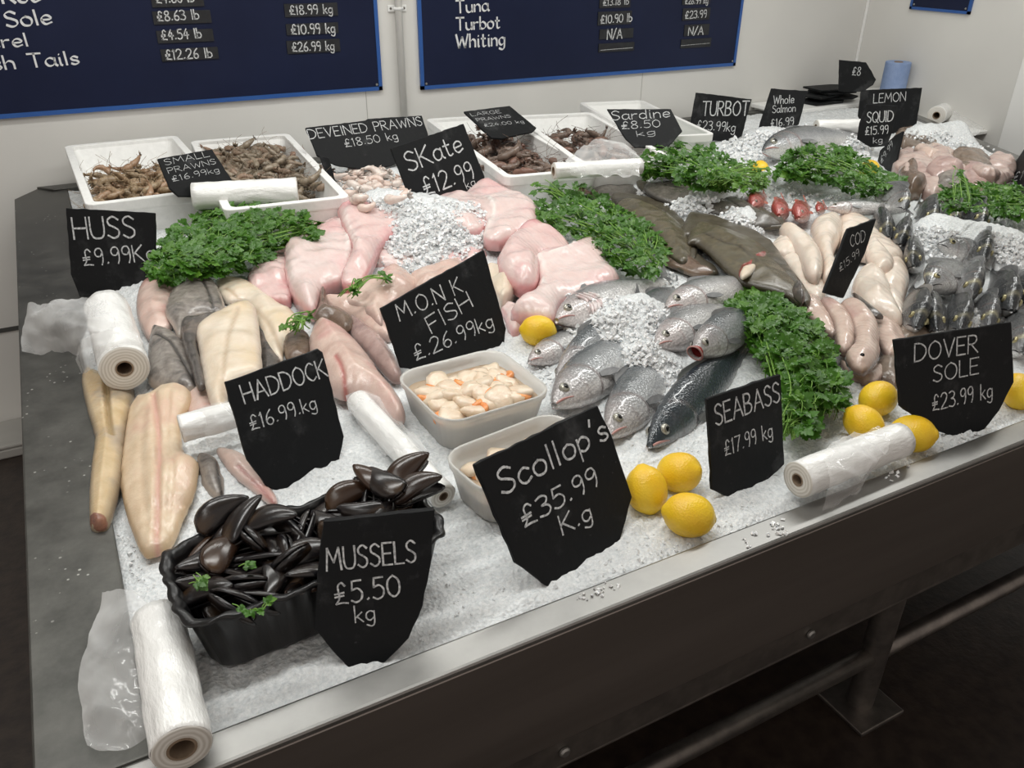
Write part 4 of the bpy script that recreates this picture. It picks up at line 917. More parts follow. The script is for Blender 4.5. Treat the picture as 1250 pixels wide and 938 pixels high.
# mussels
t = NT('mussel shell'); oi = t.n('ShaderNodeObjectInfo'); du = t.attr('ring'); wv = t.noise(1, 4, .6, stretch=(20, 110, 110))
c1 = t.ramp(du, [(.0, (.10, .055, .022)), (.22, (.014, .010, .009)), (.8, (.006, .0065, .009)), (1, (.011, .010, .013))]); c2 = t.ramp(wv, [(.42, (.006, .006, .008)), (.64, (.030, .020, .014))])
c = t.mix(.45, c1, c2); c = t.mix(t.ramp(oi.outputs['Random'], [(.80, (0, 0, 0)), (.98, (.35, .35, .35))]), c, (.10, .045, .018)); t.col(c); t.set(Roughness=.23); t.b.inputs['Specular IOR Level'].default_value = .6; t.bump(wv, .3, .001); M['mussel'] = t.m
def valve_mesh():
    nu, nv = 18, 9; V = []; F = []; rg = []
    for i in range(nu):
        t_ = i / (nu - 1); x = .064 * t_; hw = .0155 * abs(math.sin(PI * t_ ** .60)) ** .66 * (1 if t_ > 0 else 0) + .0006; cy = .006 * math.sin(PI * t_)
        for j in range(nv):
            a_ = PI * j / (nv - 1); V.append(Vector((x - .030, cy + hw * math.cos(a_), .0088 * abs(math.sin(a_)) ** .75 * abs(math.sin(PI * min(1, t_ * .95 + .04))) ** .6))); rg.append(t_ * .55 + .45 * (1 - math.sin(a_)))
    F = [(i * nv + j, (i + 1) * nv + j, (i + 1) * nv + j + 1, i * nv + j + 1) for i in range(nu - 1) for j in range(nv - 1)]
    return V, F, rg
VV, VF, VR = valve_mesh()
def mussel(p, rot, sc, gap, label, group):
    s = thing('mussel', label, 'mussel', p, 0, group); s.rotation_euler = rot; s.scale = (sc,) * 3
    for sg in (1, -1):
        q = mk('shell_valve', [Vector((v.x, v.y, v.z * sg)) for v in VV], VF if sg > 0 else [f[::-1] for f in VF], M['mussel'], s, None, True, {'ring': VR})
        q.rotation_euler = (0, -sg * gap, 0); q.location = (0, 0, sg * (.0004 + .030 * math.sin(gap)))
        so = q.modifiers.new('thick', 'SOLIDIFY'); so.thickness = .0009; so.offset = -1
ca, sa = math.cos(ang), math.sin(ang); pos = []
for i in range(74):
    best = None
    for _ in range(24):
        lay = random.choice((0, 0, 1, 1, 1)); lim = .70 + .08 * lay; u, v = random.uniform(-lim, lim), random.uniform(-lim + .10, lim - .02); k = (u * u + v * v)
        q = Vector((u * w / 2, v * dp / 2, .050 + .022 * lay + .018 * max(0, 1 - k) + (.020 if u > .45 and v > 0 else 0) + (.012 if u < -.2 and v > .3 else 0)))
        dm = min([(q - s).length for s in pos] or [9])
        if best is None or dm > best[0]: best = (dm, q)
    q = best[1]; pos.append(q); P = Vector((ctr.x + q.x * ca - q.y * sa, ctr.y + q.x * sa + q.y * ca, zr - h + q.z))
    mussel(P, (random.gauss(0, .5) + random.choice((0, 1.3, -1.3)), random.gauss(0, .32), random.uniform(0, 6.28)), random.uniform(.88, 1.18), random.choice((.015, .02, .03, .05, .13)), 'dark mussel heaped in the black tray', 'mussels in the black tray')
for px, py, hz, rz in ((474, 590, .125, 1.8), (462, 588, .118, 2.3), (498, 580, .128, .3), (508, 600, .12, -.2), (270, 630, .108, .35), (300, 640, .112, .5), (330, 640, .115, -.5)):
    P = hit(px, py, hz); mussel(P, (random.gauss(0, .4), random.gauss(-.2, .2), rz), 1.12, random.choice((.03, .16)), 'dark mussel heaped in the black tray', 'mussels in the black tray')
# ---------------------------------------------------------------- lemons
def lemon(label, px, py, r, ax, el=.15, f=iceb, dz=-.002, group='lemons on the ice'):
    p = hit(px, py, r + dz, f); o = thing('lemon', label, 'lemon', p, 0, group)
    mb = MB(); n = 30; pr = []
    for k in range(27):
        a_ = PI * k / 26; z = -math.cos(a_) * r * 1.16; rr = r * abs(math.sin(a_)) ** .92
        if a_ > 2.75: z += r * .10 * sst(2.75, 3.05, a_)
        if a_ < .35: z -= r * .05 * (1 - sst(.1, .35, a_))
        pr.append((max(rr, 0), z))
    mb.lathe(pr, n)
    for v in mb.V: v *= 1 + .022 * noise.noise(v * 45 + Vector((px, py, 0)))
    q = (Matrix.Rotation(math.radians(ax), 4, 'Z') @ Matrix.Rotation(PI / 2 - el, 4, 'Y'))
    o.rotation_euler = q.to_euler(); mb.build('peel', M['lemon'], o, smooth=True)
    mb = MB(); mb.lathe([(.0045, -r * 1.195), (.004, -r * 1.222), (0, -r * 1.215)], 12); mb.build('stem_scar', M['lemontip'], o, smooth=True)
    return o
lemon('yellow lemon alone beside the MONK FISH sign', 657, 404, .031, 160)
lemon('pale yellow lemon touching the right edge of the SCOLLOP\'S sign', 789, 598, .0315, 80, .9)
lemon('orange-yellow lemon topmost of three beside the SCOLLOP\'S sign', 829, 577, .0315, -70, .5)
lemon('lemon nearest the steel lip beside the SCOLLOP\'S sign', 841, 629, .032, 145)
lemon('lemon with its tip pointing left beside the DOVER SOLE sign', 1072, 487, .0315, 10, .15)
lemon('lemon half hidden behind the front right bag roll', 1054, 517, .030, 100, .3)
lemon('lemon peeping out at the far end of the front bag roll', 1114, 530, .0315, -60, .3)
lemon('lemon at the right edge behind the DOVER SOLE sign', 1244, 478, .031, 60, .3)
lemon('small patch of lemon in the pale parsley left of the mullet', 928, 207, .028, 60, .3, ice, -.016)
lemon('lemon showing behind the tall parsley near the edge-on slate', 1062, 208, .032, 60, .3, ice, -.014)
# ---------------------------------------------------------------- rolls of bags
r1 = bag_roll('nearest bag roll on the front left corner of the counter', (222, 914), (193, 757), .0295, z=.852, core=.5)
film(r1, [[(126, 726, 0, .872), (147, 718, 0, .885), (168, 722, 0, .892), (184, 735, 0, .89)], [(112, 770, 0, .868), (136, 768, 0, .885), (158, 770, 0, .890), (176, 775, 0, .89)], [(98, 815, 0, .866), (124, 815, 0, .880), (150, 820, 0, .882), (172, 820, 0, .882)], [(98, 868, 0, .862), (122, 872, 0, .874), (152, 880, 0, .876), (180, 868, 0, .876)], [(108, 912, 0, .858), (126, 920, 0, .862), (152, 915, 0, .865), (184, 900, 0, .868)]], amp=.0042)
r2 = bag_roll('bag roll on the yellow fish with its loose bag flared left', (152, 450), (131, 378), .042, z=.875, core=.36)
film(r2, [[(34, 372, 0, .93), (60, 364, 0, .955), (95, 365, 0, .962), (130, 368, 0, .972)], [(29, 392, 0, .905), (60, 392, 0, .94), (100, 392, 0, .962), (140, 392, 0, .978)], [(26, 412, 0, .880), (60, 414, 0, .90), (100, 412, 0, .94), (138, 405, 0, .978)], [(26, 427, 0, .868), (60, 430, 0, .872), (96, 430, 0, .90), (128, 415, 0, .955)]], amp=.006)
film(r2, [[(92, 425, 0, .90), (108, 412, 0, .955), (140, 402, 0, .978), (168, 405, 0, .965)], [(93, 440, 0, .89), (108, 430, 0, .94), (135, 420, 0, .968), (172, 420, 0, .95)], [(98, 455, 0, .87), (106, 452, 0, .90), (114, 448, 0, .915), (122, 440, 0, .935)]], amp=.004)
r3 = bag_roll('long bag roll between the mussel tray and the scallop tubs', (541, 606), (437, 490), .0205, dz=.004)
film(r3, [[(418, 478, .03), (440, 472, .05), (462, 476, .03)], [(436, 512, .03), (462, 505, .052), (492, 515, .03)], [(470, 560, .02), (500, 545, .05), (525, 555, .03)]], amp=.004)
r4 = bag_roll('short bag roll tucked against the left of the HADDOCK sign', (221, 524), (300, 503), .022, dz=.032)
film(r4, [[(240, 500, .075), (262, 494, .08), (285, 490, .075)], [(250, 528, .05), (272, 520, .066), (292, 512, .06)], [(256, 546, .025), (275, 542, .03), (290, 536, .035)]], amp=.003)
r5 = bag_roll('bag roll lying over the steel lip at the front right', (974, 586), (1099, 537), .0285, z=.853, core=.36)
film(r5, [[(1000, 552, 0, .905), (1022, 538, 0, .912), (1050, 528, 0, .914), (1075, 522, 0, .91)], [(1012, 578, 0, .912), (1036, 563, 0, .918), (1055, 552, 0, .918), (1085, 545, 0, .912)], [(1010, 605, 0, .885), (1032, 598, 0, .895), (1052, 585, 0, .90), (1068, 570, 0, .90)], [(1004, 622, 0, .854), (1022, 618, 0, .858), (1034, 608, 0, .868), (1050, 600, 0, .876)]], amp=.0048)
r6 = bag_roll('clear bag roll lying in front of the LARGE PRAWNS box', (676, 209), (782, 203), .0225, dz=.105, core=.55)
film(r6, [[(690, 196, .15), (715, 176, .17), (745, 168, .18), (776, 186, .155)], [(692, 202, .15), (722, 190, .16), (750, 184, .165), (782, 196, .15)], [(690, 212, .13), (715, 215, .13), (745, 214, .13), (780, 214, .125)]], amp=.005)
r7 = bag_roll('bag roll behind the left parsley in front of the prawn boxes', (236, 240), (363, 233), .0345, z=.955, core=.4)
r8 = bag_roll('bag roll lying on the back ice left of the SQUID sign', (996, 155), (1052, 154), .026, dz=.05, f=iceb)
# shelf at the far right, with a roll, and the paper roll
q = on_x(1160, 140, 3.60)
sh = thing('wall_shelf', 'white ledge on the right wall beside the counter end', 'shelf', (WX, q.y, .86))
b = MB(); b.box((WX - .11, q.y - .16, .825), (WX, q.y + .20, .84)); b.build('shelf_board', M['whiteplastic'], sh, (WX, q.y, .86), bevel=.003)
b = MB(); b.box((WX - .10, q.y + .0, .74), (WX, q.y + .012, .825)); b.build('bracket', M['whiteplastic'], sh, (WX, q.y, .86), bevel=.002)
r9 = bag_roll('white bag roll on the ledge against the right wall', (1143, 141), (1168, 129), .040, z=.84, core=.42)
film(r9, [[(1166, 130, 0, .90), (1190, 140, 0, .87), (1205, 150, 0, .85)], [(1160, 145, 0, .885), (1182, 152, 0, .865), (1198, 160, 0, .846)], [(1150, 155, 0, .85), (1175, 160, 0, .845), (1190, 166, 0, .843)]], amp=.004)
# ---------------------------------------------------------------- corner ledge with spare slates and blue paper roll
cz = .885
cl = thing('corner_ledge', 'pale corner ledge at the back right carrying spare slates', 'shelf', (3.2, 2.98, .78))
E_ = [on_z(x, y, cz) for x, y in ((976, 128), (1060, 133), (1075, 112), (985, 112))]
b = MB(); b.box((2.98, 2.86, cz - .02), (3.58, 3.095, cz)); b.build('ledge_top', M['whiteplastic'], cl, (3.2, 2.98, .78), bevel=.004)
b = MB(); b.box((3.0, 3.0, .79), (3.5, 3.09, cz - .02)); b.build('ledge_support', M['whiteplastic'], cl, (3.2, 2.98, .78), bevel=.003)
for i, (px, py, rz, txt) in enumerate(((1004, 124, .1, 'lowest'), (1016, 119, -.2, 'second lowest'), (1002, 116, .25, 'middle'), (1020, 112, .05, 'second highest'), (1012, 108, -.1, 'topmost'))):
    z = cz + .003 + i * .0125; p = on_z(px, py, z); p.y = min(p.y, 2.98)
    o = thing('chalk_slate', f'spare slate, {txt} of the flat stack in the back corner', 'price sign', p, rz, 'spare slates stacked in the corner')
    pts = [(-.12, -.06), (.06, -.075), (.125, -.03), (.12, .05), (.05, .075), (-.12, .07)]; mb = MB(); k = 6
    mb.add([Vector((x, y, 0)) for x, y in pts] + [Vector((x, y, .009)) for x, y in pts], [tuple(range(k))[::-1], tuple(range(k, 2 * k))] + [(a_, (a_ + 1) % k, k + (a_ + 1) % k, k + a_) for a_ in range(k)])
    mb.build('slate_panel', M['slate'], o, bevel=.0015)
slate('spare slate upright on the corner stack before the white wall', [(1024, 73), (1057, 76), (1069, 97), (1065, 104), (1053, 112), (1023, 112)], [('£8', (1040, 92), (1050, 92), 10)], tilt=8, z=cz + .066, base=(1040, 112))
p = on_x(1089, 112, WX - .075)
cr = thing('wall_shelf', 'small pale shelf on the right wall under the blue paper roll', 'shelf', (WX, p.y, p.z - .02))
b = MB(); b.box((WX - .15, p.y - .10, p.z - .02), (WX, p.y + .12, p.z)); b.build('shelf_board', M['whiteplastic'], cr, (WX, p.y, p.z - .02), bevel=.003)
b = MB(); b.box((WX - .13, p.y - .006, p.z - .10), (WX, p.y + .006, p.z - .02)); b.build('bracket', M['whiteplastic'], cr, (WX, p.y, p.z - .02), bevel=.002)
br_ = thing('paper_roll', 'blue paper towel roll standing in the back corner', 'paper roll', p, 0)
M['bluepaper'] = simple('blue paper', (.22, .31, .52), (.27, .36, .57), 30, .8, bump=.3, bscale=90)
mb = MB(); mb.lathe([(.02, .002), (.056, .0), (.058, .004), (.058, .132), (.056, .136), (.02, .134)], 32); mb.build('paper_wrap', M['bluepaper'], br_, smooth=False)
mb = MB(); mb.lathe([(.02, 0), (.02, .137), (.017, .137), (.017, 0)], 20); mb.build('cardboard_core', M['core'], br_, smooth=True)
# ---------------------------------------------------------------- flesh materials
flesh('cut flesh', (.22, .10, .06), (.36, .17, .11), (.12, .05, .04), rough=.4, scale=70, sss=0)
flesh('red gill', (.16, .02, .018), (.34, .06, .05), (.5, .3, .28), rough=.2, scale=60, sss=0)
flesh('fin skin', (.05, .042, .028), (.095, .08, .055), groove=(.03, .02, .02), rough=.3, scale=90, sss=0, fib=60)
flesh('huss flesh', (.60, .45, .30), (.74, .60, .44), (.66, .46, .34), groove=(.60, .34, .27), edge=(.62, .44, .26), rough=.32, scale=26)
flesh('yellow skeleton flesh', (.52, .37, .19), (.66, .52, .33), (.38, .32, .26), groove=(.34, .24, .12), edge=(.30, .24, .17), rough=.34, scale=20)
flesh('pale fillet', (.68, .56, .42), (.78, .69, .57), (.72, .58, .40), groove=(.56, .44, .32), edge=(.64, .55, .46), rough=.26, scale=16)
flesh('pink fillet', (.60, .42, .36), (.72, .57, .50), (.62, .36, .32), groove=(.40, .18, .16), edge=(.56, .44, .40), rough=.26, scale=18)
flesh('grey skin', (.16, .14, .125), (.30, .27, .24), (.10, .09, .085), groove=(.03, .026, .024), edge=(.42, .36, .31), rough=.24, scale=60, sss=.02)
flesh('dark skin', (.05, .044, .04), (.10, .088, .08), (.16, .13, .11), groove=(.02, .016, .015), edge=(.10, .08, .07), rough=.22, scale=50, sss=.01)
flesh('skate flesh', (.70, .53, .50), (.79, .67, .64), (.70, .44, .43), groove=(.84, .78, .74), edge=(.70, .40, .39), rough=.22, scale=13, bscale=95, bump=.25, fib=24)
flesh('deep pink skate flesh', (.68, .46, .44), (.77, .61, .58), (.64, .30, .31), groove=(.82, .70, .66), edge=(.66, .32, .32), rough=.22, scale=14, bscale=95, bump=.25, fib=24)
flesh('monkfish flesh', (.58, .40, .34), (.72, .56, .48), (.60, .36, .32), groove=(.44, .15, .13), edge=(.54, .40, .36), rough=.2, scale=24)
flesh('monkfish membrane', (.36, .24, .22), (.52, .38, .34), (.28, .18, .17), groove=(.2, .09, .08), edge=(.34, .24, .22), rough=.2, scale=30)
flesh('brown skin', (.10, .065, .045), (.20, .135, .10), (.13, .10, .08), groove=(.05, .03, .02), edge=(.2, .14, .1), rough=.24, scale=50, sss=.02)
flesh('turbot skin', (.070, .058, .034), (.120, .100, .060), (.085, .075, .05), groove=(.035, .028, .018), edge=(.055, .045, .028), rough=.23, scale=70, sss=.0, bscale=160, bump=.2)
flesh('grey turbot skin', (.075, .068, .058), (.15, .135, .115), (.10, .09, .08), groove=(.03, .028, .024), edge=(.06, .055, .048), rough=.24, scale=70, sss=.0, bscale=160)
flesh('cod flesh', (.74, .62, .51), (.82, .74, .65), (.76, .60, .48), groove=(.60, .42, .30), edge=(.76, .62, .53), rough=.24, scale=14, fib=16, bump=.3)
flesh('sole underside', (.56, .42, .36), (.68, .54, .46), (.50, .34, .30), groove=(.12, .08, .07), edge=(.20, .13, .11), rough=.17, scale=26, fib=30)
flesh('sole brown skin', (.14, .105, .08), (.26, .20, .155), (.10, .075, .06), groove=(.06, .04, .03), edge=(.2, .15, .12), rough=.2, scale=44, sss=.02)
flesh('squid flesh', (.46, .34, .30), (.60, .48, .43), (.34, .22, .20), groove=(.22, .13, .12), edge=(.36, .25, .22), rough=.2, scale=26)
G4 = lambda *p: tr(0, 230, .437, p)
# ---------------------------------------------------------------- haddock, huss and other fillets at the left
GH = 'fillets at the left end'
def fil(label, pts, dz, th, m, name='fish_fillet', group=GH, cat='fish fillet', **kw): return slab(name, label, cat, pts, dz, th, m, group, **kw)
fil('pinkish fillet just right of the bag flared over the ledge', [(175, 341), (210, 341), (218, 348), (205, 374), (211, 392), (197, 402), (178, 408), (165, 372)], .010, .020, 'pink fillet')
fil('long pale fillet below the parsley right of the grey skin', [(262, 341), (297, 339), (332, 361), (362, 383), (356, 405), (346, 424), (343, 436), (323, 424), (315, 398), (301, 367), (275, 365)], .010, .020, 'pale fillet', grooves=[([(275, 348), (318, 380), (345, 425)], .005, .003)])
fil('dark skinned piece between the two pale fillets', [(313, 396), (328, 404), (338, 424), (340, 442), (318, 452)], .012, .014, 'dark skin')
fil('tail end pale piece under the dark-striped grey fish', [(226, 474), (252, 458), (266, 490), (262, 510), (240, 520), (228, 505)], .006, .016, 'pink fillet', name='fish_tail')
fil('dark striped grey tail left of the short bag roll', [(180, 420), (186, 396), (205, 399), (224, 413), (234, 438), (242, 462), (232, 472), (205, 472), (180, 460)], .016, .024, 'grey skin', name='fish_tail', grooves=[([(188, 402), (212, 420), (236, 460)], .0035, .004)])
fil('grey skinned fish with dark back line at the top left', [(216, 341), (245, 337), (262, 341), (274, 372), (262, 381), (236, 385), (219, 407), (209, 392), (200, 374)], .026, .022, 'grey skin', name='skinned_fish', grooves=[([(248, 340), (256, 360), (262, 380)], .003, .003)])
fil('long dark skin strip beside the big cream fillet', [(222, 388), (245, 384), (262, 381), (248, 398), (240, 415), (246, 440), (251, 465), (240, 470), (232, 442), (223, 420)], .036, .015, 'dark skin', name='fish_skin', r=.012)
fil('big cream fillet lying highest at the left, right of grey skin', [(240, 394), (271, 374), (301, 364), (312, 374), (317, 413), (318, 446), (301, 455), (284, 463), (277, 472), (275, 497), (262, 496), (250, 468), (243, 428)], .040, .024, 'pale fillet', r=.03, grooves=[([(290, 372), (276, 420), (268, 490)], .004, .003)])
fil('pale tail hanging toward the ice left of the short roll', [(240, 553), (262, 556), (272, 585), (271, 599), (260, 602), (246, 585)], .004, .014, 'grey skin', name='fish_tail', grooves=[([(262, 556), (270, 600)], .003, .003)])
fil('pinkish tail reaching the ice beside the HADDOCK sign', [(264, 545), (296, 551), (316, 577), (337, 603), (332, 613), (306, 594), (280, 572)], .004, .014, 'pink fillet', name='fish_tail', grooves=[([(290, 565), (334, 608)], .003, .003)])
fil('opened out cream huss fillet lowest at the left on the ice', [(168, 479), (184, 477), (199, 467), (227, 467), (233, 483), (220, 510), (224, 545), (240, 558), (237, 590), (222, 625), (207, 659), (193, 668), (180, 671), (171, 668), (157, 635), (147, 600), (145, 568), (150, 530), (156, 497)], .014, .026, 'huss flesh', r=.022,
    grooves=[([(187, 478), (193, 530), (192, 600), (188, 666)], .0038, .007), ([(176, 500), (172, 560), (178, 640)], .006, .003), ([(206, 475), (202, 540), (210, 560), (202, 640)], .003, .0045)])
o = slab('skinned_huss', 'skinned yellow huss tail lying on the steel ledge by the bag roll', 'fish', [(98, 452), (110, 446), (131, 454), (160, 466), (160, 490), (153, 517), (149, 552), (143, 588), (132, 627), (126, 636), (114, 638), (107, 632), (106, 600), (109, 560), (113, 527), (104, 492), (99, 470)], .006, .036, 'yellow skeleton flesh', GH, r=.030,
    grooves=[([(128, 456), (130, 500), (134, 520)], .005, .012)] + [([(100 + k * 1.2, 458 + k * 8.5), (124, 463 + k * 8.5)], .0016, .0022) for k in range(8)], f=lambda x, y: .846, cells=58)
slab_part('cut_end', o, [(108, 631), (118, 626), (130, 629), (127, 637), (117, 640), (110, 637)], .010, .022, 'cut flesh', r=.006, jag=.001, f=lambda x, y: .846)
# ---------------------------------------------------------------- monkfish tails
G5 = lambda *p: tr(340, 200, .3412, p)
GM = 'monkfish tails'
fil('brown skinned piece under the small parsley sprig by the HADDOCK sign', [(345, 412), (358, 402), (376, 404), (380, 424), (372, 436), (350, 434)], .012, .022, 'brown skin', name='fish_piece', group=GM, cat='fish')
fil('greyish membrane covered monkfish tail right of the big one', G5((255, 530), (320, 565), (380, 615), (425, 680), (440, 745), (400, 745), (350, 695), (300, 640), (255, 590)), .014, .040, 'monkfish membrane', name='monkfish_tail', group=GM, cat='fish', r=.03)
fil('pale pink piece behind the MONK FISH sign at its left', G5((150, 480), (245, 465), (310, 480), (390, 560), (400, 610), (330, 590), (270, 545)), .010, .030, 'monkfish flesh', name='monkfish_piece', group=GM, cat='fish')
o = fil('large pink monkfish tail between the HADDOCK and MONK FISH signs', G5((125, 545), (180, 540), (250, 578), (325, 660), (365, 720), (425, 790), (452, 850), (430, 880), (380, 855), (330, 805), (250, 795), (190, 775), (135, 695), (105, 610)), .024, .062, 'monkfish flesh', name='monkfish_tail', group=GM, cat='fish', r=.055, grooves=[([G5((200, 640))[0], G5((225, 690))[0], G5((235, 770))[0]], .004, .004)])
slab_part('dark_tail_fin', o, G5((150, 442), (166, 440), (180, 500), (230, 515), (268, 555), (240, 585), (185, 555), (128, 545), (140, 500)), .030, .020, 'brown skin', r=.012)
# ---------------------------------------------------------------- skate wings
GS = 'skate wings'
def wing(label, pts, dz, th=.020, m='skate flesh', gr=(), **kw):
    kw.setdefault('r', .016); kw.setdefault('nz', (.006, 22)); kw.setdefault('flat', .55); kw.setdefault('big', .020); kw.setdefault('jag', .004); th *= .8
    return slab('skate_wing', label, 'skate wing', pts, dz, th, m, GS, grooves=[([G5(p)[0] for p in g], .0045, -.006) for g in gr], **kw)
wing('small deep pink skate wing furthest left, under the parsley edge', [(302, 335), (315, 318), (333, 305), (351, 303), (357, 340), (353, 364), (330, 362), (310, 352)], .014, m='deep pink skate flesh')
wing('folded pink skate wing at the back left beside the foam box', G5((100, 165), (160, 140), (235, 145), (250, 195), (180, 245), (115, 215)), .030, m='deep pink skate flesh')
wing('second skate wing from the left with upright folded rim', G5((30, 275), (90, 265), (150, 205), (215, 175), (255, 230), (272, 290), (240, 395), (160, 430), (125, 512), (70, 480), (38, 430), (20, 350)), .034, .026, gr=[((215, 180), (245, 240), (250, 320), (230, 390))])
wing('broad skate wing at the back left half buried in ice', G5((215, 150), (320, 128), (430, 145), (500, 160), (430, 220), (370, 270), (335, 340), (290, 400), (235, 412), (225, 375), (265, 290), (225, 200)), .052, .024, 'deep pink skate flesh', gr=[((235, 170), (270, 250), (290, 300))])
wing('pale skate wing nearly buried under the central crushed ice', G5((300, 300), (380, 240), (480, 215), (600, 210), (700, 240), (760, 300), (700, 350), (560, 360), (420, 370), (330, 360)), .004, .022)
wing('peach coloured wing piece left of the MONK FISH sign', G5((235, 470), (340, 400), (430, 370), (500, 425), (420, 482), (375, 520), (365, 562), (300, 505)), .030, .034, 'monkfish flesh')
wing('pale wing piece behind the top of the MONK FISH sign', G5((470, 390), (560, 358), (650, 345), (660, 400), (560, 445), (500, 445)), .030, .034, 'monkfish flesh')
wing('cream wing piece at the upper right corner of MONK FISH', G5((740, 355), (830, 365), (858, 410), (810, 470), (780, 450)), .030, .036, 'pale fillet')
wing('skate wing lying below the SKATE sign, tips up', G5((555, 112), (660, 105), (745, 150), (730, 225), (640, 230), (560, 190)), .045, .024)
wing('skate wing at the back right with pale ridge beside parsley', G5((660, 108), (740, 60), (830, 88), (925, 135), (925, 205), (885, 235), (800, 265), (735, 255), (735, 180)), .050, .026, gr=[((745, 110), (770, 160), (735, 230))])
wing('rosy skate wing in the middle right under the largest wing', G5((800, 300), (895, 215), (960, 228), (1035, 270), (1035, 305), (945, 325), (925, 415), (860, 425), (790, 370)), .048, .028, 'deep pink skate flesh')
wing('low skate wing edge just above the lone lemon', G5((795, 480), (850, 495), (905, 540), (870, 580), (835, 590), (810, 535)), .014, .024)
wing('largest pale skate wing nearest the sea bass, with white ridge', G5((920, 320), (1030, 298), (1100, 252), (1142, 258), (1175, 330), (1218, 400), (1150, 442), (1020, 470), (985, 540), (900, 530), (835, 515), (855, 480), (915, 445), (930, 390)), .044, .030, gr=[((928, 322), (955, 370), (935, 430)), ((928, 318), (1010, 310), (1060, 285))])
# ---------------------------------------------------------------- turbot and brill
G6 = lambda *p: tr(620, 200, .3839, p)
GT = 'flatfish under the ice'
def flat(label, pts, dz, th, m='turbot skin', **kw):
    kw.setdefault('r', .020); kw.setdefault('flat', .35); kw.setdefault('big', .006); kw.setdefault('jag', .001); o = slab('turbot', label, 'flatfish', pts, dz, th * .75, m, GT, **kw)
    c = (sum(p[0] for p in pts) / len(pts), sum(p[1] for p in pts) / len(pts))
    slab_part('fin_fringe', o, [(x + (x - c[0]) * .07 + (2.2 if x > c[0] else -2.2), y + (y - c[1]) * .10 + (1.6 if y > c[1] else -1.6)) for x, y in pts], dz - .002, .006, 'fin skin', r=.006, big=.004, jag=.004)
    return o
flat('grey flatfish tail reaching left toward the clear bag roll', G6((215, 60), (300, 58), (365, 62), (430, 72), (400, 110), (340, 112), (280, 95)), .016, .022, 'grey turbot skin')
flat('dark long flatfish at the back below the pale parsley', G6((430, 62), (500, 42), (620, 60), (720, 100), (790, 130), (862, 170), (862, 186), (780, 188), (720, 160), (600, 130), (480, 100)), .040, .030, 'grey turbot skin', grooves=[([G6(p)[0] for p in ((500, 65), (640, 90), (780, 150))], .003, .002)])
flat('brown flatfish in the middle partly covered by crushed ice', G6((350, 108), (480, 128), (560, 195), (590, 260), (570, 300), (530, 290), (470, 240), (380, 165)), .030, .032)
flat('lower flatfish with frilled fin edge, under the large turbot', G6((495, 268), (560, 258), (610, 300), (660, 335), (600, 340), (545, 320), (500, 300)), .020, .022, 'brown skin')
o = flat('largest olive brown turbot, its red gill open toward the soles', G6((572, 232), (600, 170), (680, 185), (800, 235), (860, 295), (920, 365), (947, 408), (932, 424), (885, 395), (800, 372), (738, 352), (690, 312), (640, 262), (602, 236)), .044, .042, r=.05, grooves=[([G6(p)[0] for p in ((620, 200), (740, 250), (800, 300))], .003, .002)])
slab_part('gill_opening', o, G6((735, 343), (752, 306), (790, 280), (822, 276), (806, 305), (776, 338), (752, 356)), .056, .012, 'red gill', r=.01, flat=.3)
slab_part('gill_flap', o, G6((738, 348), (748, 325), (775, 318), (790, 322), (772, 345), (750, 358)), .062, .010, 'pale fillet', r=.008)
slab_part('tail_fin', o, G6((905, 385), (932, 372), (948, 405), (940, 425), (920, 412)), .05, .026, 'dark skin', r=.01)
# ---------------------------------------------------------------- cod fillets
G7 = lambda *p: tr(900, 180, .32, p)
GC = 'white cod fillets'
def cod(label, pts, dz, th=.034, m='cod flesh', **kw):
    kw.setdefault('r', .02); kw.setdefault('big', .010); return slab('cod_fillet', label, 'fish fillet', G7(*pts), dz, th, m, GC, **kw)
cod('long low cod fillet along the left edge of the white pile', ((155, 385), (240, 415), (300, 465), (345, 530), (320, 575), (270, 555), (225, 500)), .008)
cod('small rounded cod piece furthest left, by the turbot', ((132, 360), (170, 328), (232, 368), (248, 412), (190, 405), (140, 388)), .018)
cod('broad cod fillet at the back of the white pile', ((390, 245), (440, 245), (520, 285), (610, 370), (640, 420), (560, 450), (500, 400), (400, 380)), .020)
cod('large cod fillet at the lower right, under the dark bream', ((520, 520), (540, 445), (600, 425), (645, 440), (662, 490), (645, 560), (635, 645), (590, 610)), .018)
cod('cod fillet lying below the COD sign beside the soles', ((445, 500), (500, 435), (565, 470), (605, 570), (637, 645), (560, 625), (480, 580)), .028)
o = slab('fish_skin', 'dark fish skin showing below the cod next to the soles', 'fish skin', G7((440, 548), (500, 585), (562, 640), (500, 625)), .045, .010, 'dark skin', GC)
cod('upright curled cod fillet in the middle left of the pile', ((288, 272), (350, 248), (405, 270), (395, 330), (372, 385), (388, 455), (335, 478), (325, 400), (298, 340)), .034, .036)
cod('topmost slim cod fillet slanting down at the left', ((165, 288), (230, 298), (300, 348), (332, 420), (315, 474), (270, 455), (238, 380)), .046, .036, r=.024)
cod('folded cod fillet right of the COD sign', ((505, 340), (560, 368), (602, 420), (592, 455), (535, 452), (500, 400)), .046, .03)
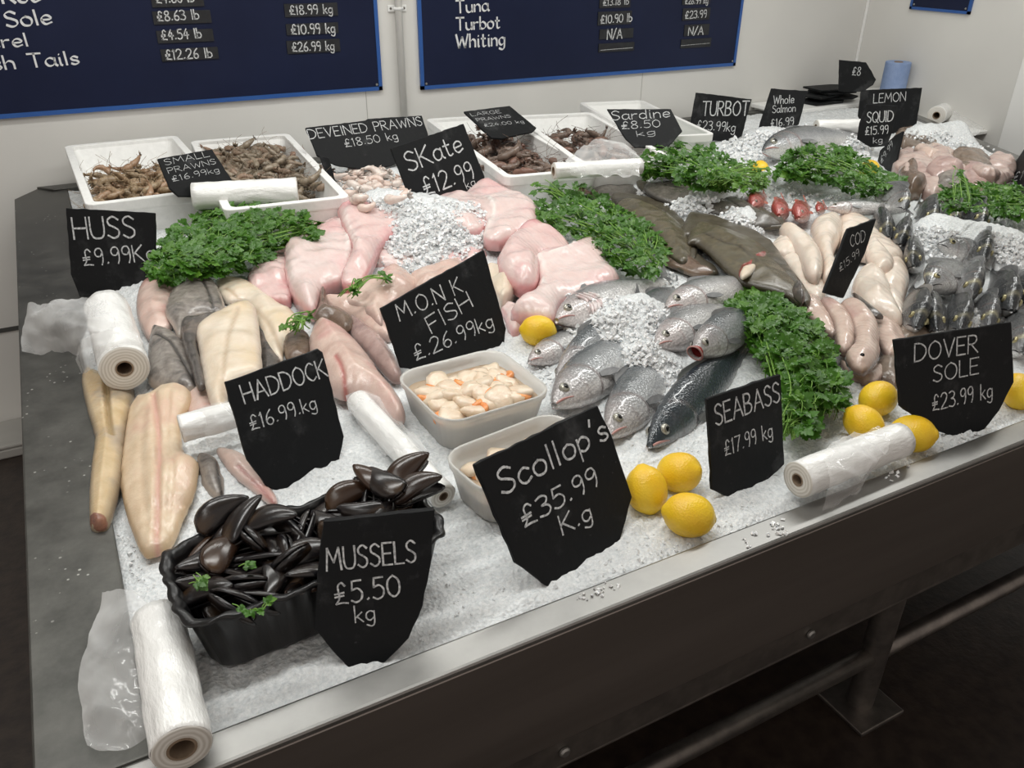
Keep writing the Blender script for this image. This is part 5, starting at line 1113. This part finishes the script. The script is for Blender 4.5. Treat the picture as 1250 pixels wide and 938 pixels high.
# ---------------------------------------------------------------- soles
GD = 'dover soles'
def sole(label, pts, dz, th=.022, m='sole underside', eyes=(), **kw):
    kw.setdefault('r', .014); kw.setdefault('flat', .5); kw.setdefault('big', .006); o = slab('dover_sole', label, 'sole', G7(*pts), dz, th * .85, m, GD, **kw)
    for e in eyes:
        p = hit(*G7(e)[0], dz + th + .001); mb = MB(); mb.lathe([(.0042, -.002), (.0036, .001), (.002, .0022), (0, .0026)], 12, Matrix.Translation(p)); mb.build('eye', M['pupil'], o, o.location, smooth=True)
    return o
sole('brown sole skin at the right under the dark bream', ((580, 640), (680, 655), (742, 700), (720, 730), (630, 725)), .010, .02, 'sole brown skin')
sole('brown sole lying lowest beside the DOVER SOLE sign', ((545, 790), (600, 735), (640, 760), (620, 890), (570, 880), (530, 850)), .004, .02, 'sole brown skin')
sole('lowest mottled sole resting flat on the ice', ((395, 800), (470, 845), (550, 815), (556, 870), (500, 890), (425, 850)), .008, .018, 'sole underside')
sole('sole at the right of the row with a grey flank', ((505, 620), (590, 645), (640, 700), (645, 765), (580, 785), (540, 730)), .016, .022)
sole('sole furthest left in the row, touching the front parsley', ((195, 600), (260, 556), (322, 572), (372, 640), (382, 705), (330, 685), (268, 625)), .018, .026)
sole('second sole from the left in the overlapping row', ((318, 572), (392, 588), (442, 640), (455, 735), (420, 768), (378, 735), (368, 650)), .030, .026, grooves=[([G7((335, 590))[0], G7((372, 660))[0], G7((384, 735))[0]], .004, .006)])
sole('middle sole on top of the row, eye facing the lemons', ((398, 578), (470, 588), (532, 640), (548, 720), (543, 790), (500, 834), (448, 824), (418, 772), (450, 722), (440, 650)), .040, .028, eyes=((478, 790),), grooves=[([G7((405, 590))[0], G7((445, 650))[0], G7((452, 720))[0]], .004, .006)])
# ---------------------------------------------------------------- squid and lemon soles, far right
GQ = 'flatfish and squid at the far right'
G8 = lambda *p: tr(880, 40, .296, p)
def far(label, pts, dz, th, m, name='flatfish', **kw): return slab(name, label, 'fish', G8(*pts), dz - .025, th * .7, m, GQ, r=.012, flat=.4, big=.028, jag=.010, **kw)
far('brown lemon sole at the back below the LEMON sign', ((700, 440), (740, 405), (840, 395), (900, 410), (930, 425), (860, 455), (760, 462)), .05, .03, 'sole brown skin', 'lemon_sole')
far('brown lemon sole in the ice furthest right', ((950, 500), (1000, 485), (1080, 500), (1120, 525), (1080, 560), (990, 548)), .07, .03, 'sole brown skin', 'lemon_sole')
far('pinkish flatfish at the right end of the far heap', ((1090, 520), (1170, 510), (1225, 540), (1190, 600), (1120, 620), (1070, 570)), .05, .035, 'squid flesh', 'lemon_sole')
far('long squid body left in the far heap under the squid sign', ((720, 490), (780, 470), (860, 500), (900, 560), (860, 600), (780, 570), (720, 540)), .055, .035, 'squid flesh', 'squid')
far('squid curled in the middle of the far right heap', ((840, 500), (920, 490), (990, 540), (1040, 590), (960, 610), (900, 570)), .06, .035, 'squid flesh', 'squid')
far('squid lying lowest behind the green hedge at the right', ((780, 570), (860, 590), (930, 600), (960, 640), (880, 660), (800, 620)), .045, .032, 'squid flesh', 'squid')
far('mottled squid right of the middle in the far heap', ((980, 560), (1070, 565), (1130, 610), (1100, 650), (1010, 630)), .05, .035, 'monkfish membrane', 'squid')
far('dark squid head beside the edge-on slate', ((745, 560), (790, 540), (830, 580), (850, 620), (790, 640), (750, 610)), .06, .03, 'brown skin', 'squid')
far('small pale squid at the left end of the far heap', ((735, 505), (770, 520), (790, 560), (770, 590), (740, 560)), .062, .03, 'squid flesh', 'squid')
far('squid with a brown edge across the middle of the far heap', ((850, 545), (930, 535), (1000, 560), (960, 590), (880, 580)), .078, .03, 'monkfish membrane', 'squid')
far('slim squid lying along the right of the far heap', ((1030, 545), (1090, 540), (1150, 570), (1130, 590), (1060, 575)), .080, .028, 'squid flesh', 'squid')
far('greyish squid nearest the green hedge', ((880, 600), (960, 600), (1030, 620), (1000, 650), (920, 640)), .062, .03, 'grey skin', 'squid')
far('pale sole piece under the ice at the top of the far heap', ((800, 470), (880, 455), (960, 480), (940, 510), (850, 505)), .072, .028, 'sole underside', 'lemon_sole')
# ---------------------------------------------------------------- whole round fish
P6 = lambda x, y: (620 + x * .3839, 200 + y * .3839)
GB = 'whole sea bass on the ice'
def bass(label, h, t_, L, m='sea bass skin', roll=0, hz=.03, tz=-.01, **kw): return fish('sea_bass', label, 'sea bass', GB, P6(*h), P6(*t_), 'bass', m, roll, L, hz, tz, **kw)
bass('sea bass with white gill rakers spread open above the lemon', (155, 500), (500, 375), .46, 'pale bass skin', -62, .045, .005, gillopen=-1, girth=1.1)
bass('sea bass whose small head shows right of the lone lemon', (68, 630), (250, 555), .34, 'pale bass skin', -60, .022, -.01)
bass('slim dark sea bass between the small one and the big head', (155, 690), (345, 515), .42, 'sea bass skin', -35, .025, .02, girth=.9)
bass('big headed sea bass nearest the full scallop tub', (147, 770), (410, 565), .48, 'sea bass skin', -62, .035, .0, girth=1.05)
bass("sea bass with its head behind the SCOLLOP'S sign corner", (322, 868), (500, 635), .46, 'sea bass skin', -55, .022, -.005, girth=1.02)
bass('dark blue sea bass pointing down at the three lemons', (450, 898), (735, 610), .50, 'blue sea bass skin', -30, .012, .0, girth=.95)
bass('uppermost sea bass half sunk in the ice below the turbot', (504, 462), (760, 385), .42, 'pale bass skin', -60, .05, .015, girth=1.1)
bass('sea bass with only its dark head out of the ice', (412, 492), (540, 400), .32, 'sea bass skin', -35, .03, -.01)
bass('sea bass with pale closed mouth left of the gaping one', (473, 580), (640, 490), .40, 'pale bass skin', -58, .045, .02, girth=1.1)
bass('gaping sea bass with a wide open red mouth', (592, 600), (760, 500), .37, 'sea bass skin', -34, .068, .035, openm=True, girth=1.1)
P7 = lambda x, y: (900 + x * .32, 180 + y * .32)
GR = 'dark sea bream at the right'
def bream(label, h, t_, L=.30, m='sea bream skin', roll=30, hz=.045, tz=.0, **kw):
    if abs(roll) < 25: roll = (1 if roll >= 0 else -1) * random.uniform(8, 22)
    fish('sea_bream', label, 'sea bream', GR, P7(*h), P7(*t_), 'bream', m, roll, L, hz, tz, band=True, eyem='eye_gold', **kw)
bream('pale sea bream topmost beside the tall parsley', (640, 238), (500, 130), .28, 'silver bream skin', 35, .06, .05)
bream('dark sea bream touching the back of the cod pile', (578, 345), (480, 190), .30, roll=-20)
bream('narrow dark sea bream second from the cod in the top row', (622, 372), (640, 200), .28, roll=8)
bream('dark sea bream below it, its head on the cod', (672, 455), (690, 300), .28, roll=-10)
bream('sea bream with gold band third in the top row', (745, 288), (650, 160), .28, roll=14, hz=.05)
bream('sea bream with gold band fourth in the top row', (825, 298), (740, 165), .28, roll=10, hz=.05)
bream('sea bream rightmost in the top row with a pale snout', (935, 300), (780, 180), .30, roll=22, hz=.05)
bream('sea bream right of the middle ice, head down', (942, 425), (870, 275), .28, roll=8, hz=.05)
bream('sea bream almost buried in the right hand ice', (1010, 378), (930, 290), .24, roll=20, hz=.045)
bream('silver sea bream sunk in the middle ice heap', (765, 372), (900, 420), .28, 'silver bream skin', -50, .045, .02)
bream('pale silver sea bream with its mouth toward the cod', (735, 535), (930, 440), .30, 'silver bream skin', -60, .05, .03)
bream('sea bream facing forward in the middle of the heap', (888, 572), (860, 390), .30, 'silver bream skin', 6, .05, .02)
bream('sea bream right of the forward facing one', (1045, 625), (940, 420), .32, roll=16)
bream('dark sea bream in the bottom row nearest the soles', (680, 690), (660, 490), .30, roll=10, hz=.04)
bream('dark sea bream second in the bottom row', (762, 700), (740, 520), .28, roll=-6, hz=.035)
bream('dark sea bream third in the bottom row', (850, 700), (820, 530), .28, roll=6, hz=.035)
bream('sea bream fourth in the bottom row with ice on it', (960, 692), (925, 560), .28, 'silver bream skin', roll=10, hz=.03)
bream('sea bream behind the top right of the DOVER SOLE sign', (1082, 785), (1020, 620), .28, 'silver bream skin', roll=6, hz=.03)
bream('sea bream at the right edge of the heap', (1110, 600), (1040, 450), .30, roll=12)
fish('mackerel', 'slim silver fish lying between the mullet and the bream', 'fish', None, P7(345, 232), P7(500, 232), 'bass', 'pale bass skin', -60, .26, .055, .05)
GU = 'red mullet on the ice'
def mul(label, h, t_, L=.27, roll=-38, **kw): fish('red_mullet', label, 'red mullet', GU, P6(*h), P6(*t_), 'mullet', 'red mullet skin', roll, L, .050, -.04, fin='redfin', eye_s=.6, **{**kw, 'girth': kw.get('girth', 1.2)})
mul('red mullet furthest left by the dark flatfish tail', (778, 138), (870, 50), girth=1.2)
mul('red mullet second from left, head down', (862, 165), (905, 55), girth=1.2)
mul('red mullet third from left, head down', (925, 172), (985, 70), girth=1.2)
mul('small red mullet furthest right, mostly under ice', (988, 150), (1050, 90), .16, girth=1.1)
fish('salmon', 'whole silver salmon with pale belly in the back ice', 'salmon', None, (932, 184), (1040, 166), 'bass', 'salmon skin', -55, .60, .055, .045, girth=1.15)
# ---------------------------------------------------------------- parsley
parsley('large parsley bunch at the left on the haddock, below the foam boxes', [(178, 318), (205, 285), (245, 255), (290, 222), (330, 232), (372, 250), (394, 285), (388, 302), (350, 298), (310, 325), (262, 338), (215, 345), (180, 338)], .075, (205, 335), 760, .02, .45, nst=70)
parsley('parsley bunch between the skate wings and the brown flatfish', [(652, 250), (680, 222), (720, 228), (760, 255), (800, 275), (818, 310), (800, 338), (768, 330), (735, 322), (715, 295), (680, 285), (655, 272)], .06, (790, 318), 420, .03, .42, nst=34)
parsley('parsley bunch below the SARDINE and TURBOT signs', [(780, 185), (800, 160), (825, 162), (860, 172), (890, 190), (905, 205), (890, 230), (850, 232), (815, 218), (785, 218)], .07, (890, 222), 430, .03, .38, nst=24)
parsley('pale stemmed parsley tail between two darker bunches', [(880, 205), (910, 195), (940, 205), (938, 228), (910, 236), (875, 232)], .045, (870, 222), 190, .03, .9, .015, nst=60)
parsley('tall dark parsley bunch behind the red mullet', [(945, 215), (965, 180), (1000, 170), (1040, 182), (1070, 205), (1100, 218), (1108, 238), (1075, 240), (1050, 238), (1010, 222), (970, 222)], .08, (1085, 230), 520, .03, .38, nst=26)
parsley('parsley bunch between the gaping bass and the SEABASS sign', [(888, 372), (915, 356), (950, 362), (990, 388), (1012, 425), (1030, 470), (1025, 498), (995, 505), (990, 530), (960, 520), (950, 470), (925, 430), (905, 400)], .085, (960, 528), 640, .015, .50, .023, nst=54)
parsley('parsley bunch along the right edge below the right end slate', [(1140, 245), (1158, 222), (1200, 225), (1250, 228), (1300, 235), (1300, 275), (1250, 268), (1200, 258), (1160, 258)], .06, (1290, 255), 420, .03, .46, nst=20)
def sprig(label, poly, root, n, dz, tone=.5, size=.017): parsley(label, poly, .012, root, n, dz, tone, size, 'stray parsley sprigs', name='parsley_sprig', nst=n if n > 3 and 'mussel' not in label else 0, root_h=.0, f=iceb)
sprig('small parsley sprig on the skate just left of MONK FISH', [(425, 348), (445, 340), (468, 333), (472, 340), (450, 350), (432, 360)], (428, 358), 9, .07)
sprig('small parsley sprig on the brown piece above HADDOCK', [(338, 390), (350, 384), (378, 376), (384, 384), (366, 400), (348, 402)], (365, 404), 10, .045)
sprig('parsley leaf bit on the mussels near the tray left end', [(232, 706), (246, 694), (252, 700), (240, 716)], (236, 714), 3, .105, size=.011)
sprig('parsley leaf bit in the middle of the mussels', [(288, 684), (302, 682), (302, 692), (290, 692)], (290, 690), 2, .11, size=.010)
sprig('parsley leaf bit at the front rim of the mussel tray', [(282, 740), (310, 736), (334, 732), (334, 742), (300, 748)], (285, 744), 5, .105, size=.011)
sprig('long parsley stalk reaching over the skate by the second bunch', [(640, 222), (662, 216), (668, 230), (650, 236)], (700, 250), 5, .06)
sprig('single parsley stalk standing above the right parsley', [(1163, 205), (1180, 203), (1184, 222), (1168, 226)], (1172, 245), 6, .09)
# ---------------------------------------------------------------- loose ice lumps
ICEP = [([(425, 262), (470, 240), (560, 240), (620, 262), (640, 280), (590, 310), (500, 330), (455, 320), (440, 290)], 1300, .014, .012),
        ([(765, 240), (800, 222), (850, 226), (900, 255), (935, 285), (900, 292), (850, 265), (800, 262)], 950, .012, .013),
        ([(660, 360), (740, 345), (830, 330), (820, 385), (800, 440), (770, 470), (740, 430), (700, 420)], 750, .010, .011),
        ([(780, 400), (820, 440), (880, 470), (860, 500), (800, 500), (770, 450)], 320, .008, .010),
        ([(885, 170), (935, 155), (1010, 150), (1070, 170), (1060, 200), (960, 190), (900, 200), (880, 190)], 1000, .012, .017),
        ([(880, 200), (935, 198), (950, 225), (1000, 235), (1060, 240), (1040, 260), (960, 262), (900, 250)], 420, .010, .013),
        ([(1100, 160), (1150, 160), (1210, 180), (1240, 200), (1230, 225), (1150, 210), (1095, 195)], 520, .022, .014),
        ([(1105, 265), (1160, 265), (1180, 310), (1150, 320), (1110, 300)], 420, .012, .012),
        ([(1190, 260), (1250, 265), (1250, 330), (1220, 320), (1195, 300)], 520, .012, .013),
        ([(1170, 370), (1220, 365), (1230, 392), (1185, 400)], 220, .010, .011),
        ([(395, 215), (500, 240), (470, 250), (400, 245)], 260, .012, .012),
        ([(380, 600), (420, 560), (540, 640), (560, 680), (620, 720), (560, 770), (500, 790), (530, 700)], 110, -.001, .005),
        ([(660, 720), (770, 660), (900, 610), (1000, 620), (860, 660), (740, 705)], 150, -.001, .005),
        ([(720, 500), (860, 470), (870, 600), (780, 560)], 160, -.001, .006),
        ([(140, 640), (200, 670), (200, 720), (160, 715)], 50, -.001, .005),
        ([(1000, 500), (1100, 480), (1200, 530), (1130, 560)], 200, .002, .007),
        ([(620, 440), (660, 430), (700, 500), (680, 500)], 120, .002, .007)]
mb = MB()
for poly, n, hz, s in ICEP:
    g = inp(poly, .0, hz)
    for _ in range(n):
        q = g(); u = to_px(q)
        if not any(inpoly(u[0], u[1], P_) for P_ in PARS): shards(mb, q, s * random.uniform(.55, 1.35))
for poly, n in (([(905, 655), (960, 632), (975, 645), (912, 672)], 26), ([(700, 728), (745, 708), (760, 716), (712, 738)], 22), ([(1080, 580), (1110, 568), (1112, 580), (1085, 592)], 9)):
    g = inp(poly, .0, .0005, lambda x, y: .851)
    for _ in range(n): shards(mb, g(), .006 * random.uniform(.4, 1.3))
tag(mk('ice_lumps', mb.V, mb.F, M['chip'], None, None, False), 'loose lumps of clear broken ice scattered over the fish', 'ice', kind='stuff')
